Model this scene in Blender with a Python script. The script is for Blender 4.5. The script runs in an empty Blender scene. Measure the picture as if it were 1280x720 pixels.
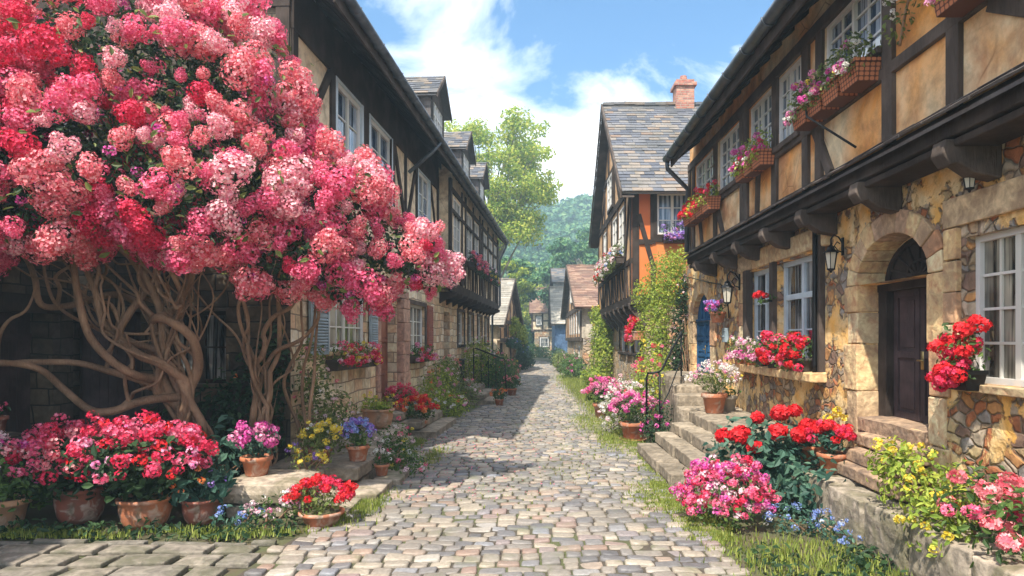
import bpy, math, random
import numpy as np
from mathutils import Vector, Matrix, noise as mnoise

random.seed(7)
SC = bpy.context.scene
COL = SC.collection
V = Vector
rnd = random.uniform

# ------------------------------------------------------------------ mesh builder
class MB:
    def __init__(s):
        s.vs = []; s.fs = []; s.n = 0; s.ch = []
    def add(s, verts, faces):
        v = np.asarray(verts, dtype=np.float64).reshape(-1, 3)
        o = s.n; s.ch.append((v, faces))
        s.vs.append(v); s.n += len(v)
        for f in faces: s.fs.append([i + o for i in f])
    def addnp(s, v, f):
        o = s.n
        s.vs.append(v.reshape(-1, 3)); s.n += v.size // 3
        s.fs.extend((f + o).tolist())
    # box from corner O and three edge vectors
    def obox(s, O, a, b, c, j=0.0):
        O, a, b, c = V(O), V(a), V(b), V(c)
        P = [O, O+a, O+a+b, O+b, O+c, O+a+c, O+a+b+c, O+b+c]
        if j: P = [p + V((rnd(-j, j), rnd(-j, j), rnd(-j, j))) for p in P]
        F = [(0,3,2,1),(4,5,6,7),(0,1,5,4),(1,2,6,5),(2,3,7,6),(3,0,4,7)]
        if a.cross(b).dot(c) < 0: F = [tuple(reversed(f)) for f in F]
        s.add([tuple(p) for p in P], F)
    def box(s, x0, x1, y0, y1, z0, z1, j=0.0):
        s.obox((x0,y0,z0), (x1-x0,0,0), (0,y1-y0,0), (0,0,z1-z0), j)
    def fbox(s, F, u0, u1, v0, v1, n0, n1, j=0.0):
        s.obox(F(u0,v0,n0), F.U*(u1-u0), V((0,0,v1-v0)), F.N*(n1-n0), j)
    def beam(s, F, u0, v0, u1, v1, w, n0, n1, j=0.004):   # timber in the plane of a wall
        A = F(u0,v0,n0); B = F(u1,v1,n0); d = (B-A); L = d.length; d = d/L
        side = d.cross(F.N).normalized()*w
        s.obox(A - side*.5, d*L, side, F.N*(n1-n0), j)
    def bar(s, A, B, w, h=None):
        A, B = V(A), V(B); h = h or w
        d = B-A
        up = V((0,0,1)) if abs(d.normalized().z) < .95 else V((0,1,0))
        sd = d.cross(up).normalized(); u2 = sd.cross(d).normalized()
        s.obox(A - sd*w/2 - u2*h/2, d, sd*w, u2*h)
    def tube(s, pts, rad, seg=8, cap=True):
        pts = [V(p) for p in pts]; n = len(pts)
        if not hasattr(rad, '__len__'): rad = [rad]*n
        t0 = (pts[1]-pts[0]).normalized()
        nrm = t0.orthogonal().normalized()
        vs = []; fs = []
        for i in range(n):
            if i == 0: t = t0
            elif i == n-1: t = (pts[i]-pts[i-1]).normalized()
            else: t = (pts[i+1]-pts[i-1]).normalized()
            nrm = (nrm - t*nrm.dot(t)).normalized(); b = t.cross(nrm)
            for k in range(seg):
                a = 2*math.pi*k/seg
                vs.append(tuple(pts[i] + (nrm*math.cos(a) + b*math.sin(a))*rad[i]))
        for i in range(n-1):
            for k in range(seg):
                k2 = (k+1) % seg
                fs.append((i*seg+k, i*seg+k2, (i+1)*seg+k2, (i+1)*seg+k))
        if cap:
            fs.append(tuple(reversed(range(seg)))); fs.append(tuple((n-1)*seg+k for k in range(seg)))
        s.add(vs, fs)
    def lathe(s, c, prof, seg=20, rot=0):
        vs = []; fs = []; n = len(prof)
        for r, z in prof:
            for k in range(seg):
                a = 2*math.pi*k/seg + rot
                vs.append((c[0]+r*math.cos(a), c[1]+r*math.sin(a), c[2]+z))
        for i in range(n-1):
            for k in range(seg):
                k2 = (k+1) % seg
                fs.append((i*seg+k, i*seg+k2, (i+1)*seg+k2, (i+1)*seg+k))
        s.add(vs, fs)
    def prism(s, poly, ext):        # poly: list of 3D points, ext: vector
        n = len(poly); P = [V(p) for p in poly]; e = V(ext)
        s.add([tuple(p) for p in P] + [tuple(p+e) for p in P],
              [tuple(range(n)), tuple(reversed(range(n, 2*n)))] + [(i, i+n, (i+1) % n + n, (i+1) % n) for i in range(n)])
    def rough(s, x0, x1, y0, y1, z0, z1, d=.12, amp=.02, seed=0, R=None):   # weathered stone block
        nx = max(1, int((x1-x0)/d)); ny = max(1, int((y1-y0)/d)); nz = max(1, int((z1-z0)/d))
        idx = {}; vs = []; fs = []
        def vid(i, j, k):
            key = (i, j, k)
            if key not in idx:
                p = V((x0+(x1-x0)*i/nx, y0+(y1-y0)*j/ny, z0+(z1-z0)*k/nz))
                q = mnoise.noise_vector(p*2.3 + V((seed*7.1, seed*3.3, seed)))
                e = (i in (0, nx)) + (j in (0, ny)) + (k in (0, nz))
                c = V(((x0+x1)/2, (y0+y1)/2, (z0+z1)/2))
                sh = (c-p); sh = V((sh.x/(abs(x1-x0)), sh.y/(abs(y1-y0)), sh.z/(abs(z1-z0))))
                p2 = p + q*amp + (sh*.035 if e >= 2 else V((0, 0, 0)))
                idx[key] = len(vs); vs.append(tuple(p2 if R is None else R @ p2))
            return idx[key]
        for i in range(nx):
            for j in range(ny):
                fs.append((vid(i,j,nz), vid(i+1,j,nz), vid(i+1,j+1,nz), vid(i,j+1,nz)))
                fs.append((vid(i,j,0), vid(i,j+1,0), vid(i+1,j+1,0), vid(i+1,j,0)))
        for i in range(nx):
            for k in range(nz):
                fs.append((vid(i,0,k), vid(i+1,0,k), vid(i+1,0,k+1), vid(i,0,k+1)))
                fs.append((vid(i,ny,k), vid(i,ny,k+1), vid(i+1,ny,k+1), vid(i+1,ny,k)))
        for j in range(ny):
            for k in range(nz):
                fs.append((vid(0,j,k), vid(0,j,k+1), vid(0,j+1,k+1), vid(0,j+1,k)))
                fs.append((vid(nx,j,k), vid(nx,j+1,k), vid(nx,j+1,k+1), vid(nx,j,k+1)))
        s.add(vs, fs)

def each(name, mb, mat, parent, smooth=False, **kw):      # one object for every piece added to the builder
    for v, f in mb.ch:
        m_ = MB(); m_.add(v, f); o = obj(name, m_, mat, parent, smooth, **kw)
    return o
class Frame:                        # a wall plane: u along it, v up, n out of it
    def __init__(s, o, U, N):
        s.o = V(o); s.U = V(U).normalized(); s.N = V(N).normalized()
    def __call__(s, u, v, n=0):
        return s.o + s.U*u + s.N*n + V((0, 0, v))

MATW = {}
def empty(name, loc, rz=0, label=None, cat=None, group=None):
    o = bpy.data.objects.new(name, None); COL.objects.link(o)
    o.location = loc; o.rotation_euler = (0, 0, rz); o.empty_display_size = .2
    MATW[o.name] = Matrix.Translation(V(loc)) @ Matrix.Rotation(rz, 4, 'Z')
    if label: tag(o, label, cat, group)
    return o
def tag(o, label=None, cat=None, group=None, kind=None):
    if label: o['label'] = label
    if cat: o['category'] = cat
    if group: o['group'] = group
    if kind: o['kind'] = kind
    return o
def obj(name, mb, mat, parent=None, smooth=False, bevel=0, origin=None, weld=False):
    """link a mesh built in world coordinates; under a parent it is stored in the parent's frame"""
    v = np.concatenate(mb.vs) if mb.vs else np.zeros((0, 3))
    if parent is not None:
        M = MATW[parent.name]
    elif origin is not None:
        M = Matrix.Translation(V(origin))
    else: M = Matrix.Identity(4)
    Mi = np.array(M.inverted())
    v = v @ Mi[:3, :3].T + Mi[:3, 3]
    me = bpy.data.meshes.new(name)
    me.from_pydata(v.tolist(), [], mb.fs)
    if smooth: me.polygons.foreach_set('use_smooth', [True]*len(me.polygons))
    me.materials.append(mat); me.update()
    o = bpy.data.objects.new(name, me); COL.objects.link(o)
    if parent is not None: o.parent = parent; MATW[o.name] = M
    else: o.location = M.translation; MATW[o.name] = M
    if bevel:
        b = o.modifiers.new('bevel', 'BEVEL'); b.width = bevel; b.segments = 2; b.limit_method = 'ANGLE'; b.angle_limit = .6
    return o

# ------------------------------------------------------------------ materials
class NT:
    def __init__(s, name):
        s.m = bpy.data.materials.new(name); s.m.use_nodes = True
        s.t = s.m.node_tree; s.b = s.t.nodes['Principled BSDF']; s.out = s.t.nodes['Material Output']
    def nd(s, ty, **kw):
        n = s.t.nodes.new(ty)
        for k, v in kw.items():
            if k in n.inputs: 
                if isinstance(v, bpy.types.NodeSocket): s.t.links.new(v, n.inputs[k])
                else: n.inputs[k].default_value = v
            else: setattr(n, k, v)
        return n
    def ln(s, a, b): s.t.links.new(a, b)
    def coord(s, w='Object'): return s.nd('ShaderNodeTexCoord').outputs[w]
    def noise(s, sc, vec=None, det=4, dist=0, rough=.55):
        n = s.nd('ShaderNodeTexNoise'); n.inputs['Scale'].default_value = sc
        n.inputs['Detail'].default_value = det; n.inputs['Distortion'].default_value = dist; n.inputs['Roughness'].default_value = rough
        s.ln(vec if vec is not None else s.coord(), n.inputs['Vector']); return n.outputs['Fac']
    def ramp(s, fac, stops, interp='LINEAR'):
        r = s.nd('ShaderNodeValToRGB'); r.color_ramp.interpolation = interp
        e = r.color_ramp.elements
        while len(e) < len(stops): e.new(.5)
        for i, (p, c) in enumerate(stops):
            e[i].position = p
            e[i].color = (*c, 1) if hasattr(c, '__len__') else (c, c, c, 1)
        s.ln(fac, r.inputs['Fac']); return r.outputs['Color']
    def mix(s, fac, a, b, mode='MIX'):
        m = s.nd('ShaderNodeMix', data_type='RGBA', blend_type=mode)
        for sock, v in ((m.inputs[0], fac), (m.inputs[6], a), (m.inputs[7], b)):
            if isinstance(v, bpy.types.NodeSocket): s.ln(v, sock)
            elif hasattr(v, '__len__'): sock.default_value = (*v, 1)
            else: sock.default_value = v if sock.type == 'VALUE' else (v, v, v, 1)
        return m.outputs[2]
    def math(s, op, a, b=None, c=None):
        m = s.nd('ShaderNodeMath', operation=op)
        for i, v in enumerate((a, b, c)):
            if v is None: continue
            if isinstance(v, bpy.types.NodeSocket): s.ln(v, m.inputs[i])
            else: m.inputs[i].default_value = v
        return m.outputs[0]
    def rand(s): return s.nd('ShaderNodeNewGeometry').outputs['Random Per Island']
    def bump(s, h, st=.3, dist=.02, prev=None):
        b = s.nd('ShaderNodeBump'); b.inputs['Strength'].default_value = st; b.inputs['Distance'].default_value = dist
        s.ln(h, b.inputs['Height'])
        if prev is not None: s.ln(prev, b.inputs['Normal'])
        return b.outputs['Normal']
    def wallvec(s, scale=1.0):         # 2-D coordinate on a vertical wall whichever way it faces
        tc = s.nd('ShaderNodeTexCoord'); sp = s.nd('ShaderNodeSeparateXYZ'); s.ln(tc.outputs['Object'], sp.inputs[0])
        sn = s.nd('ShaderNodeSeparateXYZ'); s.ln(tc.outputs['Normal'], sn.inputs[0])
        ax = s.math('GREATER_THAN', s.math('ABSOLUTE', sn.outputs[0]), .6)
        mx = s.nd('ShaderNodeMix', data_type='FLOAT'); s.ln(ax, mx.inputs[0]); s.ln(sp.outputs[0], mx.inputs[2]); s.ln(sp.outputs[1], mx.inputs[3])
        cb = s.nd('ShaderNodeCombineXYZ'); s.ln(mx.outputs[0], cb.inputs[0]); s.ln(sp.outputs[2], cb.inputs[1])
        return cb.outputs[0]
    def fin(s, col=None, rough=.8, normal=None, spec=None, metal=None):
        if col is not None:
            if isinstance(col, bpy.types.NodeSocket): s.ln(col, s.b.inputs['Base Color'])
            else: s.b.inputs['Base Color'].default_value = (*col, 1)
        if isinstance(rough, bpy.types.NodeSocket): s.ln(rough, s.b.inputs['Roughness'])
        else: s.b.inputs['Roughness'].default_value = rough
        if normal is not None: s.ln(normal, s.b.inputs['Normal'])
        if spec is not None: s.b.inputs['Specular IOR Level'].default_value = spec
        if metal is not None: s.b.inputs['Metallic'].default_value = metal
        return s.m

def m_timber(name, a, b, streak=14):
    t = NT(name); co = t.coord()
    mp = t.nd('ShaderNodeMapping'); mp.inputs['Scale'].default_value = (streak, streak, 2.2); t.ln(co, mp.inputs[0])
    g = t.noise(3, mp.outputs[0], 6, .6); w = t.noise(2.5, co, 4)
    c = t.mix(g, a, b); c = t.mix(t.ramp(w, [(.45, 0), (.75, .5)]), c, tuple(min(1, x*2.1+.015) for x in b))
    return t.fin(c, .85, t.bump(g, .9 if 'bark' in name else .6, .03 if 'bark' in name else .015), .15)
def m_plaster(name, a, b, stain, sc=1.6, st=.35):
    t = NT(name); co = t.coord()
    c = t.mix(t.ramp(t.noise(sc, co, 6, .4), [(.40, 0), (.58, 1)]), a, b)
    c = t.mix(t.ramp(t.noise(sc*2.7, co, 8, .2), [(.50, 0), (.66, .8)]), c, stain)
    c = t.mix(.75, c, t.ramp(t.noise(3.4, co, 10, .25, .72), [(.36, .5), (.56, 1)]), 'MULTIPLY')
    h = t.noise(14, co, 8); h2 = t.noise(3, co, 5)
    cr = t.nd('ShaderNodeTexVoronoi', feature='DISTANCE_TO_EDGE'); cr.inputs['Scale'].default_value = 1.7
    t.ln(t.mix(.22, co, t.nd('ShaderNodeTexNoise', Scale=3.0).outputs['Color']), cr.inputs['Vector'])
    crk = t.ramp(cr.outputs['Distance'], [(0, 1), (.012, 0)])
    c = t.mix(t.math('MULTIPLY', crk, t.ramp(t.noise(.9, co, 2), [(.5, 0), (.56, .7)])), c, tuple(x*.45 for x in stain))
    return t.fin(c, .92, t.bump(h2, .4, .04, t.bump(h, st, .012)))
def m_ashlar(name, cols, mortar, bw=.42, bh=.2, warp=.05, bumpd=.03):
    t = NT(name); v = t.wallvec()
    wn = t.nd('ShaderNodeTexNoise', Scale=1.6, Detail=3.0); t.ln(t.coord(), wn.inputs['Vector'])
    sub = t.nd('ShaderNodeVectorMath', operation='MULTIPLY_ADD'); t.ln(wn.outputs['Color'], sub.inputs[0])
    sub.inputs[1].default_value = (warp*2.4, warp*2.4, 0); t.ln(v, sub.inputs[2])
    br = t.nd('ShaderNodeTexBrick'); t.ln(sub.outputs[0], br.inputs['Vector'])
    br.inputs['Color1'].default_value = (0, 0, 0, 1); br.inputs['Color2'].default_value = (1, 1, 1, 1); br.inputs['Mortar'].default_value = (.5, .5, .5, 1)
    br.inputs['Scale'].default_value = 1; br.inputs['Mortar Size'].default_value = .012; br.inputs['Mortar Smooth'].default_value = .4
    br.inputs['Brick Width'].default_value = bw; br.inputs['Row Height'].default_value = bh; br.offset_frequency = 2; br.squash = .7; br.squash_frequency = 3
    n = len(cols)
    c = t.ramp(br.outputs['Color'], [(i/n, cols[i]) for i in range(n)], 'CONSTANT')
    f = t.noise(9, None, 8, .6)
    c = t.mix(.55, c, t.ramp(f, [(.3, .28), (.7, .95)]), 'OVERLAY')
    c = t.mix(t.ramp(t.noise(2.2, None, 6), [(.52, 0), (.7, .6)]), c, tuple(x*.55 for x in cols[0]))
    c = t.mix(.5, c, t.ramp(t.noise(3.0, None, 10, 1.0, .72), [(.36, .45), (.58, 1)]), 'MULTIPLY')
    c = t.mix(br.outputs['Fac'], c, mortar)
    h = t.mix(.35, t.math('SUBTRACT', 1, br.outputs['Fac']), f)
    return t.fin(c, .9, t.bump(h, .9, bumpd))
def m_rubble(name, cols, plaster_a, plaster_b, cover=(.44, .52), sc=3.2, pc=1.1):
    """rubble stones showing through flaking plaster"""
    t = NT(name); co = t.coord()
    wn = t.nd('ShaderNodeTexNoise', Scale=3.0, Detail=3.0); t.ln(co, wn.inputs['Vector'])
    ad = t.nd('ShaderNodeVectorMath', operation='MULTIPLY_ADD'); t.ln(wn.outputs['Color'], ad.inputs[0]); ad.inputs[1].default_value = (.22, .22, .22); t.ln(co, ad.inputs[2])
    mp = t.nd('ShaderNodeMapping'); mp.inputs['Scale'].default_value = (1, 1, 1.55); t.ln(ad.outputs[0], mp.inputs[0])
    vo = t.nd('ShaderNodeTexVoronoi', Scale=sc); t.ln(mp.outputs[0], vo.inputs['Vector'])
    ve = t.nd('ShaderNodeTexVoronoi', feature='DISTANCE_TO_EDGE', Scale=sc); t.ln(mp.outputs[0], ve.inputs['Vector'])
    sp = t.nd('ShaderNodeSeparateColor'); t.ln(vo.outputs['Color'], sp.inputs[0])
    n = len(cols)
    c = t.ramp(sp.outputs[0], [(i/n, cols[i]) for i in range(n)], 'CONSTANT')
    f = t.noise(11, co, 8, .5)
    c = t.mix(.5, c, t.ramp(f, [(.3, .25), (.7, .95)]), 'OVERLAY')
    joint = t.ramp(ve.outputs['Distance'], [(.01, 1), (.06, 0)])
    c = t.mix(joint, c, (.27, .195, .125))
    pl = t.mix(t.ramp(t.noise(2.1, co, 7, .6), [(.35, 0), (.65, 1)]), plaster_a, plaster_b)
    pl = t.mix(t.ramp(t.noise(6.5, co, 8, .8), [(.55, 0), (.7, .8)]), pl, tuple(x*.42 for x in plaster_b))
    c = t.mix(.8, c, t.ramp(t.noise(2.6, co, 9, .8, .7), [(.34, .42), (.62, 1)]), 'MULTIPLY')
    pl = t.mix(.4, pl, t.ramp(t.noise(4.2, co, 10, .3, .72), [(.36, .45), (.56, 1)]), 'MULTIPLY')
    mask = t.ramp(t.noise(pc, co, 9, .3, .68), [(cover[0], 1), (cover[1], 0)])
    c = t.mix(mask, c, pl)
    hs = t.math('MULTIPLY', t.ramp(ve.outputs['Distance'], [(0, 0), (.12, .8)]), 1)
    h = t.mix(mask, t.mix(.35, hs, f), t.mix(.4, (.95, .95, .95), f))
    return t.fin(c, .95, t.bump(h, 1, .05, t.bump(t.noise(38, co, 5), .5, .008)))
def m_stone(name, a, b, stain, sc=3, stops=None):
    t = NT(name); co = t.coord(); r = t.rand()
    c = t.ramp(r, stops) if stops else t.mix(r, a, b); f = t.noise(sc*4, co, 8, .5)
    c = t.mix(.7, c, t.ramp(f, [(.3, .2), (.7, .85)]), 'OVERLAY')
    c = t.mix(t.ramp(t.noise(sc, co, 9, .4, .68), [(.44, 0), (.62, .75)]), c, stain)
    return t.fin(c, .92, t.bump(t.noise(sc*2, co, 8), .7, .04, t.bump(f, .7, .02)))
def m_tile(name, stops, stain, sc=1.2):
    t = NT(name); co = t.coord(); r = t.rand()
    c = t.ramp(r, stops)
    c = t.mix(t.ramp(t.noise(sc, co, 6, .6), [(.45, 0), (.7, .65)]), c, stain)
    f = t.noise(25, co, 6)
    return t.fin(t.mix(.4, c, t.ramp(f, [(.3, .3), (.7, .8)]), 'OVERLAY'), .7, t.bump(f, .4, .01))
def m_leaf(name, stops, trans=.35, rough=.55):
    t = NT(name); r = t.rand(); c = t.ramp(r, stops)
    t.fin(c, rough, None, .3)
    tr = t.nd('ShaderNodeBsdfTranslucent'); t.ln(c, tr.inputs['Color'])
    mx = t.nd('ShaderNodeMixShader'); mx.inputs[0].default_value = trans
    t.ln(t.b.outputs[0], mx.inputs[1]); t.ln(tr.outputs[0], mx.inputs[2]); t.ln(mx.outputs[0], t.out.inputs[0])
    return t.m
def m_plain(name, c, rough=.5, metal=0, var=.25, sc=6, bump=.15, c2=None):
    t = NT(name); co = t.coord(); f = t.noise(sc, co, 6)
    c2 = c2 or tuple(x*(1-var*1.6) for x in c); cc_ = t.mix(t.ramp(f, [(.35, 0), (.7, 1)]), c, c2)
    if 'terracotta' in name: cc_ = t.mix(t.ramp(t.noise(9, co, 8, .8), [(.52, 0), (.66, .6)]), cc_, (.55, .46, .38)); cc_ = t.mix(t.ramp(t.noise(5, co, 8, .8), [(.55, 0), (.68, .7)]), cc_, (.10, .09, .05))
    return t.fin(cc_, rough, t.bump(t.noise(sc*6, co, 4), bump, .01), None, metal)
def m_glass(name, dark, curtain, amt=.5):
    """window glass with curtains and a room just behind it"""
    t = NT(name); co = t.coord()
    mp = t.nd('ShaderNodeMapping'); mp.inputs['Scale'].default_value = (9, 9, .35); t.ln(co, mp.inputs[0])
    f = t.noise(1.6, mp.outputs[0], 3, .4); g = t.noise(.9, co, 3)
    c = t.mix(t.ramp(f, [(.5-.1*amt, 0), (.58, 1)]), dark, curtain)
    c = t.mix(t.ramp(g, [(.45, 0), (.6, .8)]), c, dark)
    w = t.noise(2.2, co, 1)
    return t.fin(c, .06, t.bump(w, .06, .05), .9)

M = {}
M['timber'] = m_timber('dark oak timber', (.020, .015, .013), (.052, .038, .031))
M['timber_grey'] = m_timber('weathered grey timber', (.040, .030, .025), (.105, .080, .066))
M['soffit'] = m_timber('soffit boards', (.035, .026, .023), (.085, .065, .055))
M['door_dark'] = m_timber('dark plum door wood', (.035, .025, .028), (.075, .05, .05), 20)
M['door_red'] = m_timber('red brown door wood', (.13, .045, .028), (.22, .09, .055), 18)
M['blue_door'] = m_timber('blue painted door wood', (.012, .06, .15), (.02, .10, .23), 16)
M['cream'] = m_plaster('cream plaster', (.86, .72, .52), (.78, .60, .40), (.45, .31, .2))
M['ochre'] = m_plaster('cream and ochre plaster', (.82, .66, .42), (.78, .33, .07), (.40, .15, .05), .62)
M['orange'] = m_plaster('orange plaster', (.68, .27, .06), (.60, .20, .04), (.36, .10, .03), 1.8)
M['pale_orange'] = m_plaster('pale orange plaster', (.68, .46, .27), (.64, .35, .15), (.34, .17, .08), 1.5)
M['pale'] = m_plaster('pale plaster', (.66, .60, .50), (.56, .49, .39), (.32, .26, .2))
M['bluewall'] = m_plaster('blue painted wall', (.09, .17, .30), (.07, .13, .24), (.04, .07, .13))
M['greywall'] = m_plaster('grey painted wall', (.38, .37, .36), (.28, .28, .28), (.16, .15, .14))
M['ashlar'] = m_ashlar('coursed sandstone', [(.50,.35,.21),(.76,.59,.38),(.66,.41,.25),(.82,.68,.48),(.58,.45,.32),(.76,.53,.32)], (.26, .19, .13), .46, .21)
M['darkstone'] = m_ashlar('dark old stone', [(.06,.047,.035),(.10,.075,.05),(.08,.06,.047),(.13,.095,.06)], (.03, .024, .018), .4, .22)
M['rubble'] = m_rubble('rubble showing through plaster', [(.44,.30,.18),(.48,.17,.07),(.30,.26,.23),(.60,.42,.22),(.28,.17,.12),(.56,.27,.10),(.46,.36,.26)], (.90, .70, .40), (.88, .46, .10), (.47, .50), 6.2, 1.7)
M['rubble_base'] = m_rubble('rubble plinth', [(.40,.30,.21),(.58,.40,.23),(.38,.33,.28),(.64,.50,.34),(.50,.28,.16)], (.66, .55, .42), (.58, .44, .28), (.36, .42), 3.4)
M['dressed'] = m_stone('dressed sandstone', None, None, (.28, .18, .11), 3, [(0, (.42,.28,.17)), (.25, (.66,.50,.29)), (.5, (.62,.36,.15)), (.7, (.72,.56,.34)), (.88, (.46,.22,.11)), (1, (.50,.40,.29))])
M['dressed_dark'] = m_stone('brown dressed stone', (.24, .16, .11), (.40, .27, .17), (.13, .09, .07))
M['dressed_pink'] = m_stone('pink dressed stone', (.36, .19, .14), (.48, .29, .20), (.22, .13, .10))
M['step'] = m_stone('worn step stone', (.22, .18, .135), (.33, .27, .20), (.10, .08, .055), 2.6)
M['kerb'] = m_stone('kerb stone', (.26, .22, .175), (.38, .31, .24), (.12, .11, .055), 2.6)
M['paving'] = m_stone('old paving', (.13, .12, .105), (.24, .205, .165), (.08, .08, .045), 2.6)
M['slate'] = m_tile('slate roof tiles', [(0, (.06,.065,.085)), (.35, (.10,.105,.125)), (.65, (.155,.145,.14)), (.9, (.22,.18,.145)), (1, (.18,.115,.08))], (.055, .055, .045))
M['redtile'] = m_tile('brown roof tiles', [(0, (.14,.07,.05)), (.5, (.22,.12,.08)), (1, (.30,.19,.13))], (.09, .06, .045))
M['paletile'] = m_tile('pale grey roof tiles', [(0, (.20,.185,.16)), (.5, (.29,.265,.225)), (1, (.38,.335,.28))], (.14, .125, .10))
M['shingle'] = m_tile('dark shingles', [(0, (.06,.05,.05)), (.5, (.10,.085,.08)), (1, (.15,.12,.11))], (.05, .045, .05))
M['white'] = m_plain('white painted wood', (.74, .75, .76), .45, 0, .12)
M['white_blue'] = m_plain('pale blue painted wood', (.56, .65, .72), .5, 0, .12)
M['shutter_grey'] = m_plain('blue grey painted wood', (.30, .38, .43), .55, 0, .2)
M['shutter_red'] = m_plain('brick red painted wood', (.36, .10, .06), .6, 0, .25)
M['lead'] = m_plain('weathered zinc', (.13, .15, .18), .42, .6, .35, 4)
M['iron'] = m_plain('wrought iron', (.02, .02, .022), .45, .7, .3, 20)
M['brass'] = m_plain('old brass', (.45, .33, .14), .35, .9, .3, 20)
M['glass'] = m_glass('window glass', (.012, .016, .022), (.42, .43, .42), .2)
M['glass_blue'] = m_glass('bluish window glass', (.035, .06, .10), (.38, .44, .52), .2)  # pane and curtain colours both lean to blue
M['glass_warm'] = m_glass('old yellowed window glass', (.02, .02, .018), (.5, .46, .36), .7)
M['lampglass'] = m_plain('lantern glass', (.62, .58, .48), .15, 0, .15)
M['terracotta'] = m_plain('terracotta', (.50, .17, .075), .8, 0, .3, 5, .4, (.30, .12, .07))
M['terracotta_old'] = m_plain('old dark terracotta', (.30, .085, .05), .8, 0, .3, 5, .4, (.17, .07, .05))
M['terracotta_pale'] = m_plain('pale terracotta', (.52, .27, .15), .8, 0, .3, 5, .4, (.36, .22, .15))
M['beigepot'] = m_plain('beige clay', (.42, .36, .28), .8, 0, .3, 5, .4)
M['darkpot'] = m_plain('dark planter', (.06, .045, .04), .7, 0, .3, 5, .4)
M['wicker'] = (lambda t: t.fin(t.mix(t.ramp(t.math('MULTIPLY', t.math('ABSOLUTE', t.math('SINE', t.math('MULTIPLY', t.nd('ShaderNodeSeparateXYZ', Vector=t.wallvec()).outputs[0], 62))), t.math('ABSOLUTE', t.math('SINE', t.math('MULTIPLY', t.nd('ShaderNodeSeparateXYZ', Vector=t.wallvec()).outputs[1], 75)))), [(.12, 0), (.45, 1)]), (.10, .03, .015), (.50, .17, .07)), .7))(NT('woven wicker'))
M['soil'] = m_plain('earth', (.09, .07, .04), .95, 0, .4, 3, .5, (.075, .095, .035))
M['bark'] = m_timber('vine bark', (.13, .072, .042), (.36, .23, .145), 26)
M['bark_tree'] = m_timber('tree bark', (.12, .10, .075), (.24, .20, .15), 10)
L = M
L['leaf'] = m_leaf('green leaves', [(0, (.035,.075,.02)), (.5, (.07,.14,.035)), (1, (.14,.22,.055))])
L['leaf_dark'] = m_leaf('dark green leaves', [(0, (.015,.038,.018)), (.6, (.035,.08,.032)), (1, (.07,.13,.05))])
L['leaf_blue'] = m_leaf('blue green leaves', [(0, (.03,.085,.065)), (.6, (.06,.14,.10)), (1, (.12,.23,.15))])
L['leaf_lime'] = m_leaf('yellow green leaves', [(0, (.14,.22,.03)), (.5, (.27,.36,.05)), (1, (.46,.50,.08))])
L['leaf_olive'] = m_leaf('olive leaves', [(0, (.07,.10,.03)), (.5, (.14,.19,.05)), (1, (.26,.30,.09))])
L['leaf_tree'] = m_leaf('bright yellow green tree leaves', [(0, (.15,.27,.04)), (.5, (.36,.46,.06)), (1, (.62,.60,.12))], .5)  # yellow green leaf colour, varied from leaf to leaf
L['leaf_far'] = m_leaf('distant tree leaves', [(0, (.035,.11,.06)), (.5, (.08,.20,.09)), (1, (.20,.33,.11))], .3)
L['grass'] = m_leaf('grass blades', [(0, (.12,.17,.03)), (.5, (.22,.28,.05)), (1, (.38,.40,.10))], .3)
def petal(name, a, b, c): L[name] = m_leaf(name + ' petals', [(0, a), (.5, b), (1, c)], .25, .6)
petal('crimson', (.55,.012,.05), (.72,.025,.09), (.80,.07,.16))
petal('rose', (.66,.05,.15), (.82,.12,.25), (.90,.30,.42))
petal('blush', (.80,.20,.30), (.88,.42,.48), (.93,.68,.68))
petal('coral', (.74,.09,.14), (.86,.24,.29), (.92,.50,.50))
petal('red', (.55,.006,.012), (.70,.012,.022), (.78,.04,.05))
petal('magenta', (.52,.03,.25), (.68,.08,.38), (.80,.25,.52))
petal('pink', (.70,.12,.34), (.80,.28,.48), (.86,.50,.64))
petal('palepink', (.80,.45,.55), (.84,.62,.68), (.88,.78,.78))
petal('white', (.72,.70,.62), (.80,.78,.74), (.84,.82,.80))
petal('yellow', (.72,.48,.03), (.78,.62,.06), (.82,.74,.18))
petal('purple', (.20,.10,.45), (.32,.18,.60), (.50,.34,.72))
petal('blue', (.12,.18,.52), (.22,.32,.68), (.42,.52,.78))
petal('orange', (.75,.14,.03), (.78,.22,.06), (.80,.36,.12))

# ------------------------------------------------------------------ plants
RS = np.random.RandomState(11)
def unit(v): return v/np.maximum(1e-9, np.linalg.norm(v, axis=1, keepdims=True))
def leaves(mb, clumps, dens, size, aspect=.55, hollow=.45, up=.35, droop=.15, zmin=None):
    """leaf blades spread through ellipsoid clumps; dens = leaves per clump of unit radius squared"""
    for c, r in clumps:
        r = np.array(r if hasattr(r, '__len__') else (r, r, r), float)
        n = max(6, int(dens*(r[0]*r[1]+r[0]*r[2]+r[1]*r[2])/3))
        d = unit(RS.normal(size=(n, 3)))
        rr = hollow + (1.08-hollow)*RS.rand(n, 1)**.6
        p = np.array(c) + d*r*rr + RS.normal(size=(n, 3))*r*.07
        if zmin is not None: p[:, 2] = np.maximum(p[:, 2], zmin + RS.rand(n)*.05)
        put_leaves(mb, p, unit(d + RS.normal(size=(n, 3))*.55 + np.array([0, 0, up])), size, aspect, droop)
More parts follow.
